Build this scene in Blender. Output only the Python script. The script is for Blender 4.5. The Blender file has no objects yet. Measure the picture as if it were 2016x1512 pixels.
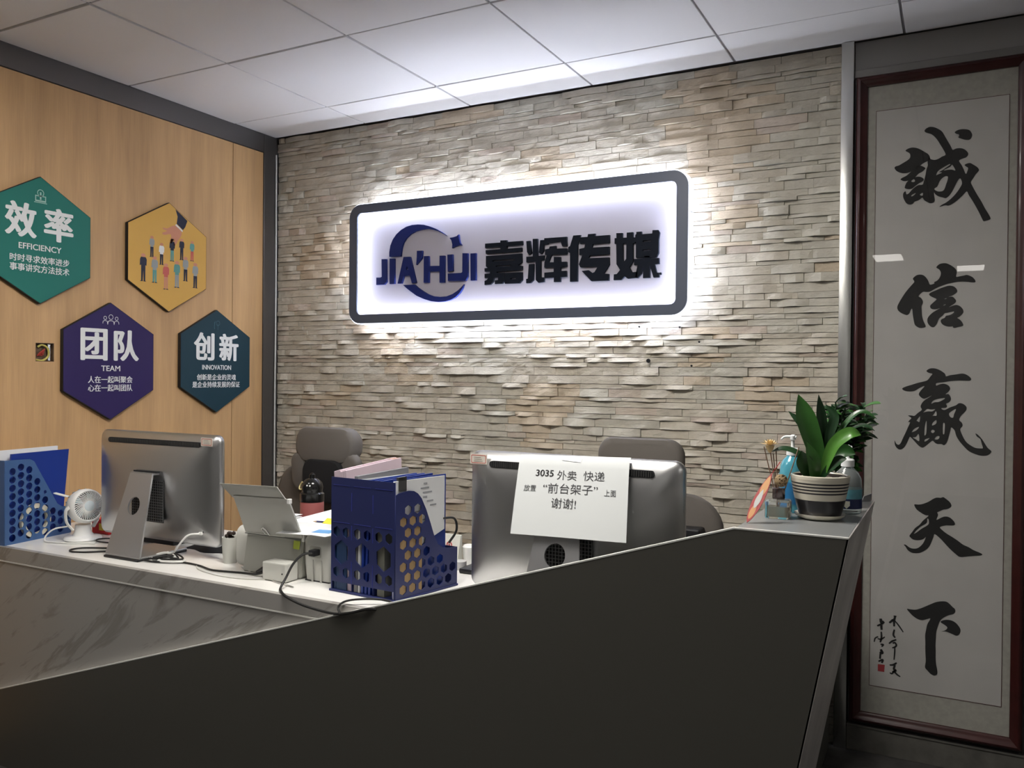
import bpy, bmesh, math, random
from mathutils import Vector, Matrix, noise

# ------------------------------------------------------------------ camera, world, exposure
scene = bpy.context.scene
COL = scene.collection
CAM_Z = 1.355
cam_data = bpy.data.cameras.new('camera')
cam_data.sensor_width = 36.0
cam_data.lens = 1652.38 / 2016 * 36.0
cam_data.clip_start = 0.02
cam = bpy.data.objects.new('camera', cam_data)
COL.objects.link(cam)
yaw, pitch, roll = -0.4869, -0.0087, 0.0089
fw = Vector((math.sin(yaw)*math.cos(pitch), math.cos(yaw)*math.cos(pitch), math.sin(pitch)))
rt = Vector((math.cos(yaw), -math.sin(yaw), 0)); up = rt.cross(fw)
rt2 = rt*math.cos(roll)+up*math.sin(roll); up2 = up*math.cos(roll)-rt*math.sin(roll)
cm = Matrix((( rt2.x, up2.x, -fw.x, 0), (rt2.y, up2.y, -fw.y, 0), (rt2.z, up2.z, -fw.z, CAM_Z), (0, 0, 0, 1)))
cam.matrix_world = cm
scene.camera = cam
world = bpy.data.worlds.new('world'); scene.world = world
world.use_nodes = True
world.node_tree.nodes['Background'].inputs[0].default_value = (0.6, 0.65, 0.7, 1)
world.node_tree.nodes['Background'].inputs[1].default_value = 0.02
scene.view_settings.view_transform = 'Standard'
scene.view_settings.look = 'None'
scene.view_settings.gamma = 1
scene.view_settings.use_curve_mapping = False
scene.view_settings.exposure = 0.58
# ceiling light panels: (x, y, radiance)
LAMPS = [(-1.08, 1.52, 33.0), (-2.28, 0.92, 9.0), (-0.48, -2.38, 10.0), (-0.02, -4.0, 10.0), (1.92, 0.32, 8.0)]
LAMP_HALF = [(0.275, 0.275, 0), (0.275, 0.275, 0), (0.13, 0.275, -0.145), (0.13, 0.275, 0.0), (0.275, 0.275, 0)]
LAMP_COL = (1.0, 0.96, 0.90)
LED_COL = (0.80, 0.86, 1.0)
LED_IN, LED_BACK, LED_SIDE = 62.0, 30.0, 1.7

# ------------------------------------------------------------------ helpers
PI = math.pi
LOC = {}
def tag(o, label=None, cat=None, group=None, kind=None):
    if label: o['label'] = label
    if cat: o['category'] = cat
    if group: o['group'] = group
    if kind: o['kind'] = kind
    return o
def thing(name, label, cat, loc=(0, 0, 0), group=None, kind=None):
    o = bpy.data.objects.new(name, None); COL.objects.link(o)
    o.empty_display_size = 0.05
    o.location = loc; LOC[o] = Vector(loc)
    tag(o, label, cat, group, kind)
    return o
def finish(name, me, mat, parent=None, smooth=False):
    base = LOC.get(parent, Vector((0, 0, 0))) if parent else None
    o = bpy.data.objects.new(name, me)
    if parent is not None:
        me.transform(Matrix.Translation(-base)); o.parent = parent; LOC[o] = base
    else:
        LOC[o] = Vector((0, 0, 0))
    for m in (mat if isinstance(mat, (list, tuple)) else [mat]): me.materials.append(m)
    if smooth:
        me.polygons.foreach_set('use_smooth', [True]*len(me.polygons))
        if smooth != 'all':
            try: me.set_sharp_from_angle(angle=math.radians(40))
            except Exception: pass
    COL.objects.link(o)
    return o
def obj(name, bm, mat, parent=None, smooth=False):
    me = bpy.data.meshes.new(name)
    bmesh.ops.recalc_face_normals(bm, faces=bm.faces)
    bm.to_mesh(me); bm.free()
    return finish(name, me, mat, parent, smooth)
def solo(name, bm, mat, label, cat, group=None, smooth=False):
    """one-mesh thing, origin moved to the base centre"""
    me = bpy.data.meshes.new(name)
    bmesh.ops.recalc_face_normals(bm, faces=bm.faces)
    bm.to_mesh(me); bm.free()
    xs = [v.co.x for v in me.vertices]; ys = [v.co.y for v in me.vertices]; zs = [v.co.z for v in me.vertices]
    b = Vector(((min(xs)+max(xs))/2, (min(ys)+max(ys))/2, min(zs)))
    me.transform(Matrix.Translation(-b))
    o = finish(name, me, mat, None, smooth); o.location = b; LOC[o] = b
    return tag(o, label, cat, group)
def B(): return bmesh.new()
def box(bm, lo, hi, bev=0, seg=2, R=None, mi=0):
    lo = Vector(lo); hi = Vector(hi); c = (lo+hi)/2; s = hi-lo
    r = bmesh.ops.create_cube(bm, size=1)
    vs = r['verts']
    for v in vs: v.co = Vector((v.co.x*s.x, v.co.y*s.y, v.co.z*s.z))
    if bev:
        es = list({e for v in vs for e in v.link_edges})
        rr = bmesh.ops.bevel(bm, geom=es, offset=bev, segments=seg, affect='EDGES', profile=0.5)
        vs = list({v for f in rr['faces'] for v in f.verts})
        seen = set(vs); st = list(vs)
        while st:
            v = st.pop()
            for e in v.link_edges:
                w = e.other_vert(v)
                if w not in seen: seen.add(w); st.append(w)
        vs = list(seen)
    for v in vs:
        if R: v.co = R @ v.co
        v.co += c
    if mi:
        for f in {f for v in vs for f in v.link_faces}: f.material_index = mi
    return vs
def obox(bm, o, ax, ay, az, x, y, z, bev=0, seg=1):
    """box in an oblique frame: origin o, unit axes, ranges x, y, z"""
    vs = box(bm, (x[0], y[0], z[0]), (x[1], y[1], z[1]), bev, seg)
    for v in vs: v.co = Vector(o)+ax*v.co.x+ay*v.co.y+az*v.co.z
    return vs
def lathe(bm, prof, c, n=32, R=None, cap=True):
    rings = []
    for r, z in prof:
        ring = []
        for i in range(n):
            a = 2*PI*i/n; p = Vector((r*math.cos(a), r*math.sin(a), z))
            if R: p = R @ p
            ring.append(bm.verts.new(p+Vector(c)))
        rings.append(ring)
    for a, b in zip(rings, rings[1:]):
        for i in range(n): bm.faces.new((a[i], a[(i+1) % n], b[(i+1) % n], b[i]))
    if cap:
        bm.faces.new(rings[0][::-1]); bm.faces.new(rings[-1])
    return rings
def loft(bm, loops, cap0=True, cap1=True):
    rs = [[bm.verts.new(Vector(p)) for p in L] for L in loops]
    n = len(rs[0])
    for a, b in zip(rs, rs[1:]):
        for i in range(n): bm.faces.new((a[i], a[(i+1) % n], b[(i+1) % n], b[i]))
    if cap0: bm.faces.new(rs[0][::-1])
    if cap1: bm.faces.new(rs[-1])
def rrect(w, h, r, n=5):
    """rounded rectangle outline, half sizes w and h"""
    pts = []
    r = min(r, w*0.999, h*0.999)
    for cx, cy, a0 in ((w-r, h-r, 0), (-w+r, h-r, 90), (-w+r, -h+r, 180), (w-r, -h+r, 270)):
        for i in range(n+1):
            a = math.radians(a0+90*i/n)
            pts.append((cx+r*math.cos(a), cy+r*math.sin(a)))
    return pts
def smoothpath(pts, sub=6):
    P = [Vector(p) for p in pts]
    if len(P) < 3: return P
    out = []
    Q = [P[0]*2-P[1]]+P+[P[-1]*2-P[-2]]
    for i in range(1, len(Q)-2):
        for k in range(sub):
            t = k/sub
            out.append(0.5*((2*Q[i])+(Q[i+1]-Q[i-1])*t+(2*Q[i-1]-5*Q[i]+4*Q[i+1]-Q[i+2])*t*t+(3*Q[i]-Q[i-1]-3*Q[i+1]+Q[i+2])*t**3))
    out.append(P[-1]); return out
def tube(bm, pts, r, n=8, sub=6, r1=None, flat=1.0):
    P = smoothpath(pts, sub) if sub else [Vector(p) for p in pts]
    T0 = None; rings = []
    for i, p in enumerate(P):
        t = (P[min(i+1, len(P)-1)]-P[max(i-1, 0)]).normalized()
        if T0 is None:
            a = Vector((0, 0, 1)) if abs(t.z) < 0.9 else Vector((1, 0, 0))
            u = a.cross(t).normalized()
        else:
            u = (u - t*u.dot(t)).normalized()
        w = t.cross(u); T0 = t
        rr = r if r1 is None else r+(r1-r)*i/(len(P)-1)
        rings.append([p+u*rr*math.cos(2*PI*k/n)+w*rr*flat*math.sin(2*PI*k/n) for k in range(n)])
    loft(bm, rings)
FR_BACK = Matrix(((1, 0, 0, 0), (0, 0, -1, 0), (0, 1, 0, 0), (0, 0, 0, 1)))     # x right, y up, z towards the room
FR_LEFT = Matrix(((0, 0, 1, 0), (1, 0, 0, 0), (0, 1, 0, 0), (0, 0, 0, 1)))
def frame(o, ax, ay):
    ax = Vector(ax).normalized(); ay = Vector(ay).normalized(); az = ax.cross(ay)
    return Matrix(((ax.x, ay.x, az.x, o[0]), (ax.y, ay.y, az.y, o[1]), (ax.z, ay.z, az.z, o[2]), (0, 0, 0, 1)))
def _curve_to_bm(bm, cu, M, fit=None):
    o = bpy.data.objects.new('tmp', cu); COL.objects.link(o)
    dg = bpy.context.evaluated_depsgraph_get(); dg.update()
    me = bpy.data.meshes.new_from_object(o.evaluated_get(dg))
    bpy.data.objects.remove(o); bpy.data.curves.remove(cu)
    if fit and len(me.vertices):
        xs = [v.co.x for v in me.vertices]; ys = [v.co.y for v in me.vertices]
        w = max(xs)-min(xs); h = max(ys)-min(ys)
        cx, cy, W, H = fit
        sx = W/w if W else H/h; sy = H/h if H else sx
        for v in me.vertices:
            v.co.x = cx+(v.co.x-(min(xs)+w/2))*sx; v.co.y = cy+(v.co.y-(min(ys)+h/2))*sy
    me.transform(M)
    bm.from_mesh(me); bpy.data.meshes.remove(me)
def plate(bm, rings, M, ext=0.0, smooth=0, bev=0.0):
    """filled outline with holes; rings of (x, y)"""
    cu = bpy.data.curves.new('tmp', 'CURVE'); cu.dimensions = '2D'; cu.fill_mode = 'BOTH'
    cu.extrude = ext; cu.bevel_depth = bev
    for ring in rings:
        pts = list(ring)
        if smooth:
            n = len(pts); q = []
            for i in range(n):
                p0, p1, p2, p3 = [Vector(pts[(i+k) % n]).to_2d() for k in (-1, 0, 1, 2)]
                for k in range(smooth):
                    t = k/smooth
                    q.append(0.5*((2*p1)+(p2-p0)*t+(2*p0-5*p1+4*p2-p3)*t*t+(3*p1-p0-3*p2+p3)*t**3))
            pts = q
        sp = cu.splines.new('POLY'); sp.points.add(len(pts)-1); sp.use_cyclic_u = True
        for i, p in enumerate(pts): sp.points[i].co = (p[0], p[1], 0, 1)
    _curve_to_bm(bm, cu, M)
def text(bm, body, M, fit, bold=0.0, ext=0.0, spacing=1.0):
    cu = bpy.data.curves.new('tmp', 'FONT'); cu.body = body
    cu.extrude = 0.0; cu.space_character = spacing; cu.resolution_u = 4
    if bold:                                  # heavier strokes: the glyphs overprinted with small shifts, more across than up
        cx, cy, W, H = fit; H0 = H or W
        b2 = bmesh.new(); _curve_to_bm(b2, cu, Matrix.Identity(4), (cx, cy, W-bold*H0*2, H0-bold*H0))
        me = bpy.data.meshes.new('tmp'); b2.to_mesh(me); b2.free()
        for k in range(8):
            a = 2*PI*k/8
            m2 = me.copy(); m2.transform(M @ Matrix.Translation((bold*H0*math.cos(a), bold*H0*0.5*math.sin(a), 0.00012*(k+1))))
            bm.from_mesh(m2); bpy.data.meshes.remove(m2)
        m2 = me.copy(); m2.transform(M); bm.from_mesh(m2); bpy.data.meshes.remove(m2); bpy.data.meshes.remove(me)
        return
    _curve_to_bm(bm, cu, M, fit)
    if ext:
        r = bmesh.ops.extrude_face_region(bm, geom=list(bm.faces))
        d = (M.to_3x3() @ Vector((0, 0, 1))).normalized()*ext
        for g in r['geom']:
            if isinstance(g, bmesh.types.BMVert): g.co += d
def band(bm, pts, w, M):
    """flat brush stroke along 2-D points"""
    P = [p for p in smoothpath([(a[0], a[1], 0) for a in pts], 5)]
    L = []
    for i, p in enumerate(P):
        t = (P[min(i+1, len(P)-1)]-P[max(i-1, 0)]).normalized(); n = Vector((-t.y, t.x, 0))
        k = 0.55+0.45*math.sin(PI*(0.15+0.7*i/(len(P)-1)))
        L.append((M @ (p+n*w*k/2), M @ (p-n*w*k/2)))
    vs = [(bm.verts.new(a), bm.verts.new(b)) for a, b in L]
    for (a, b), (c, d) in zip(vs, vs[1:]): bm.faces.new((a, b, d, c))

# ------------------------------------------------------------------ materials
def mat(name, col=(0.8, 0.8, 0.8), rough=0.5, metal=0.0, emit=None, estr=0.0, trans=0.0, ior=1.45, spec=0.5, coat=0.0, alpha=1.0, bump=None, var=None, aniso=0.0):
    m = bpy.data.materials.new(name); m.use_nodes = True
    nt = m.node_tree; b = nt.nodes['Principled BSDF']
    b.inputs['Base Color'].default_value = (*col, 1)
    b.inputs['Roughness'].default_value = rough
    b.inputs['Metallic'].default_value = metal
    b.inputs['IOR'].default_value = ior
    b.inputs['Specular IOR Level'].default_value = spec
    b.inputs['Transmission Weight'].default_value = trans
    b.inputs['Coat Weight'].default_value = coat
    b.inputs['Anisotropic'].default_value = aniso
    b.inputs['Alpha'].default_value = alpha
    if emit:
        b.inputs['Emission Color'].default_value = (*emit, 1); b.inputs['Emission Strength'].default_value = estr
    tc = nt.nodes.new('ShaderNodeTexCoord')
    if var:                                   # (scale, amount) soft colour variation
        n = nt.nodes.new('ShaderNodeTexNoise'); n.inputs['Scale'].default_value = var[0]; n.inputs['Detail'].default_value = 4
        mp = nt.nodes.new('ShaderNodeMapping'); mp.inputs['Scale'].default_value = var[2] if len(var) > 2 else (1, 1, 1)
        nt.links.new(tc.outputs['Object'], mp.inputs[0]); nt.links.new(mp.outputs[0], n.inputs['Vector'])
        r = nt.nodes.new('ShaderNodeMapRange'); r.inputs[1].default_value = 0.3; r.inputs[2].default_value = 0.7
        r.inputs[3].default_value = 1-var[1]; r.inputs[4].default_value = 1+var[1]*0.4
        x = nt.nodes.new('ShaderNodeVectorMath'); x.operation = 'SCALE'; x.inputs[0].default_value = col
        nt.links.new(n.outputs[0], r.inputs[0]); nt.links.new(r.outputs[0], x.inputs['Scale']); nt.links.new(x.outputs[0], b.inputs['Base Color'])
    if bump:                                  # (scale, strength, distance, stretch)
        n = nt.nodes.new('ShaderNodeTexNoise'); n.inputs['Scale'].default_value = bump[0]; n.inputs['Detail'].default_value = 6
        mp = nt.nodes.new('ShaderNodeMapping'); mp.inputs['Scale'].default_value = bump[3] if len(bump) > 3 else (1, 1, 1)
        nt.links.new(tc.outputs['Object'], mp.inputs[0]); nt.links.new(mp.outputs[0], n.inputs['Vector'])
        bp = nt.nodes.new('ShaderNodeBump'); bp.inputs['Strength'].default_value = bump[1]; bp.inputs['Distance'].default_value = bump[2]
        nt.links.new(n.outputs[0], bp.inputs['Height']); nt.links.new(bp.outputs[0], b.inputs['Normal'])
    return m
def lin(r, g, b): return tuple(((c/255)/12.92 if c <= 10 else ((c/255+0.055)/1.055)**2.4) for c in (r, g, b))

M_tile = mat('ceiling_tile_white', (0.82, 0.81, 0.82), 0.85, bump=(90, 0.15, 0.002))
M_grid = mat('ceiling_grid_grey', (0.30, 0.29, 0.30), 0.6)
M_gap = mat('gap_grey', (0.12, 0.12, 0.12), 0.8)  # dark grey of the left wall core and the chute joint
M_trim = mat('graphite_metal', (0.16, 0.155, 0.155), 0.38, 0.75, bump=(60, 0.05, 0.001, (1, 20, 1)))
M_steel = mat('brushed_steel', (0.62, 0.62, 0.60), 0.27, 1.0, bump=(40, 0.06, 0.001, (1, 1, 40)))
M_floor = mat('dark_floor', (0.055, 0.052, 0.05), 0.55, var=(14, 0.5), bump=(60, 0.3, 0.004))
M_black = mat('black_plastic', (0.012, 0.012, 0.014), 0.42)
M_blackm = mat('black_matt', (0.01, 0.01, 0.012), 0.85)
M_white = mat('white_plastic', (0.78, 0.78, 0.76), 0.35)
M_offwhite = mat('office_machine_grey', (0.40, 0.40, 0.36), 0.45)
M_offwhite2 = mat('office_machine_light', (0.54, 0.54, 0.50), 0.4)
M_paper = mat('paper', (0.82, 0.83, 0.84), 0.7)
M_plain = mat('plain_wall', (0.70, 0.70, 0.69), 0.8)
M_alu = mat('aluminium', (0.50, 0.50, 0.50), 0.36, 1.0)
M_alu2 = mat('aluminium_stand', (0.52, 0.52, 0.53), 0.40, 0.9)
M_navy = mat('navy_plastic', (0.015, 0.022, 0.098), 0.42)
M_lblue = mat('steel_blue_plastic', (0.050, 0.115, 0.27), 0.42)
M_blue = mat('royal_blue_folder', (0.010, 0.036, 0.25), 0.35)
M_cable = mat('black_cable', (0.012, 0.012, 0.012), 0.5)
M_cablew = mat('white_cable', (0.72, 0.72, 0.70), 0.45)
M_ink = mat('black_ink', (0.011, 0.011, 0.011), 0.8)
M_darkpanel = mat('dark_lacquer', (0.094, 0.091, 0.080), 0.42, 0.2, spec=0.4)
M_glass = mat('clear_glass', (0.95, 0.97, 0.97), 0.02, trans=1.0, ior=1.45)
M_notice = mat('notice_paper', (0.58, 0.60, 0.60), 0.7)
M_red = mat('red_card', lin(190, 30, 30), 0.5)

def wood():
    m = mat('oak_veneer', (0.5, 0.33, 0.18), 0.5)
    nt = m.node_tree; b = nt.nodes['Principled BSDF']; tc = nt.nodes['Texture Coordinate']
    def layer(sc, det, stretch):
        n = nt.nodes.new('ShaderNodeTexNoise'); n.inputs['Scale'].default_value = sc; n.inputs['Detail'].default_value = det
        mp = nt.nodes.new('ShaderNodeMapping'); mp.inputs['Scale'].default_value = stretch
        nt.links.new(tc.outputs['Object'], mp.inputs[0]); nt.links.new(mp.outputs[0], n.inputs['Vector']); return n
    n1 = layer(6, 3, (1, 3, 0.25)); n2 = layer(60, 6, (1, 5, 0.12))
    mx = nt.nodes.new('ShaderNodeMath'); mx.operation = 'MULTIPLY_ADD'; mx.inputs[1].default_value = 0.6
    nt.links.new(n2.outputs[0], mx.inputs[0]); nt.links.new(n1.outputs[0], mx.inputs[2])
    cr = nt.nodes.new('ShaderNodeValToRGB'); e = cr.color_ramp.elements
    e[0].position = 0.55; e[0].color = (0.46, 0.285, 0.135, 1); e[1].position = 1.05; e[1].color = (0.60, 0.375, 0.18, 1)
    nt.links.new(mx.outputs[0], cr.inputs[0]); nt.links.new(cr.outputs[0], b.inputs['Base Color'])
    bp = nt.nodes.new('ShaderNodeBump'); bp.inputs['Strength'].default_value = 0.08; bp.inputs['Distance'].default_value = 0.001
    nt.links.new(n2.outputs[0], bp.inputs['Height']); nt.links.new(bp.outputs[0], b.inputs['Normal'])
    return m
M_wood = wood()
def marble(name, base, vein, rough, amount):
    m = mat(name, base, rough)
    nt = m.node_tree; b = nt.nodes['Principled BSDF']; tc = nt.nodes['Texture Coordinate']
    mp = nt.nodes.new('ShaderNodeMapping'); mp.inputs['Rotation'].default_value = (0, math.radians(-33), 0)
    mp.inputs['Scale'].default_value = (1.0, 1.0, 5.5)
    mp0 = nt.nodes.new('ShaderNodeMapping'); mp0.inputs['Rotation'].default_value = (0, math.radians(33), 0)
    nt.links.new(tc.outputs['Object'], mp0.inputs[0])
    sc = nt.nodes.new('ShaderNodeVectorMath'); sc.operation = 'MULTIPLY'; sc.inputs[1].default_value = (1.0, 1.0, 5.5)
    nt.links.new(mp0.outputs[0], sc.inputs[0])
    d = nt.nodes.new('ShaderNodeTexNoise'); d.inputs['Scale'].default_value = 1.6; d.inputs['Detail'].default_value = 6; d.inputs['Roughness'].default_value = 0.6
    d.inputs['Distortion'].default_value = 0.6
    nt.links.new(sc.outputs[0], d.inputs['Vector'])
    cr = nt.nodes.new('ShaderNodeValToRGB'); E = cr.color_ramp.elements
    E[0].position = 0.29; E[0].color = (*vein, 1); E[1].position = 0.43; E[1].color = (*base, 1)
    x = E.new(0.35); x.color = (*[v*0.55+c*0.45 for v, c in zip(vein, base)], 1)
    y = E.new(0.56); y.color = (*base, 1); z = E.new(0.60); z.color = (*[v*0.45+c*0.55 for v, c in zip(vein, base)], 1); w = E.new(0.66); w.color = (*base, 1)
    nt.links.new(d.outputs[0], cr.inputs[0]); nt.links.new(cr.outputs[0], b.inputs['Base Color'])
    return m
M_marble = marble('veined_marble', (0.37, 0.355, 0.335), (0.13, 0.115, 0.10), 0.25, 1)
M_top = mat('white_stone_top', (0.84, 0.83, 0.80), 0.16, var=(5, 0.07, (1, 3, 1)))
def stone():
    m = mat('split_stone', (0.5, 0.45, 0.38), 0.88)
    nt = m.node_tree; b = nt.nodes['Principled BSDF']; tc = nt.nodes['Texture Coordinate']
    at = nt.nodes.new('ShaderNodeAttribute'); at.attribute_name = 'tint'
    n = nt.nodes.new('ShaderNodeTexNoise'); n.inputs['Scale'].default_value = 14; n.inputs['Detail'].default_value = 8; n.inputs['Roughness'].default_value = 0.65
    nt.links.new(tc.outputs['Object'], n.inputs['Vector'])
    cr = nt.nodes.new('ShaderNodeValToRGB'); E = cr.color_ramp.elements
    E[0].position = 0.32; E[0].color = (0.86, 0.84, 0.82, 1); E[1].position = 0.68; E[1].color = (1.07, 1.06, 1.04, 1)
    nt.links.new(n.outputs[0], cr.inputs[0])
    x = nt.nodes.new('ShaderNodeVectorMath'); x.operation = 'MULTIPLY'
    nt.links.new(at.outputs['Color'], x.inputs[0]); nt.links.new(cr.outputs[0], x.inputs[1]); nt.links.new(x.outputs[0], b.inputs['Base Color'])
    n2 = nt.nodes.new('ShaderNodeTexNoise'); n2.inputs['Scale'].default_value = 38; n2.inputs['Detail'].default_value = 8; n2.inputs['Roughness'].default_value = 0.7
    mp = nt.nodes.new('ShaderNodeMapping'); mp.inputs['Scale'].default_value = (0.6, 1, 1.5)
    nt.links.new(tc.outputs['Object'], mp.inputs[0]); nt.links.new(mp.outputs[0], n2.inputs['Vector'])
    bp = nt.nodes.new('ShaderNodeBump'); bp.inputs['Strength'].default_value = 0.9; bp.inputs['Distance'].default_value = 0.007
    nt.links.new(n2.outputs[0], bp.inputs['Height']); nt.links.new(bp.outputs[0], b.inputs['Normal'])
    return m
M_stone = stone()
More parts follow.
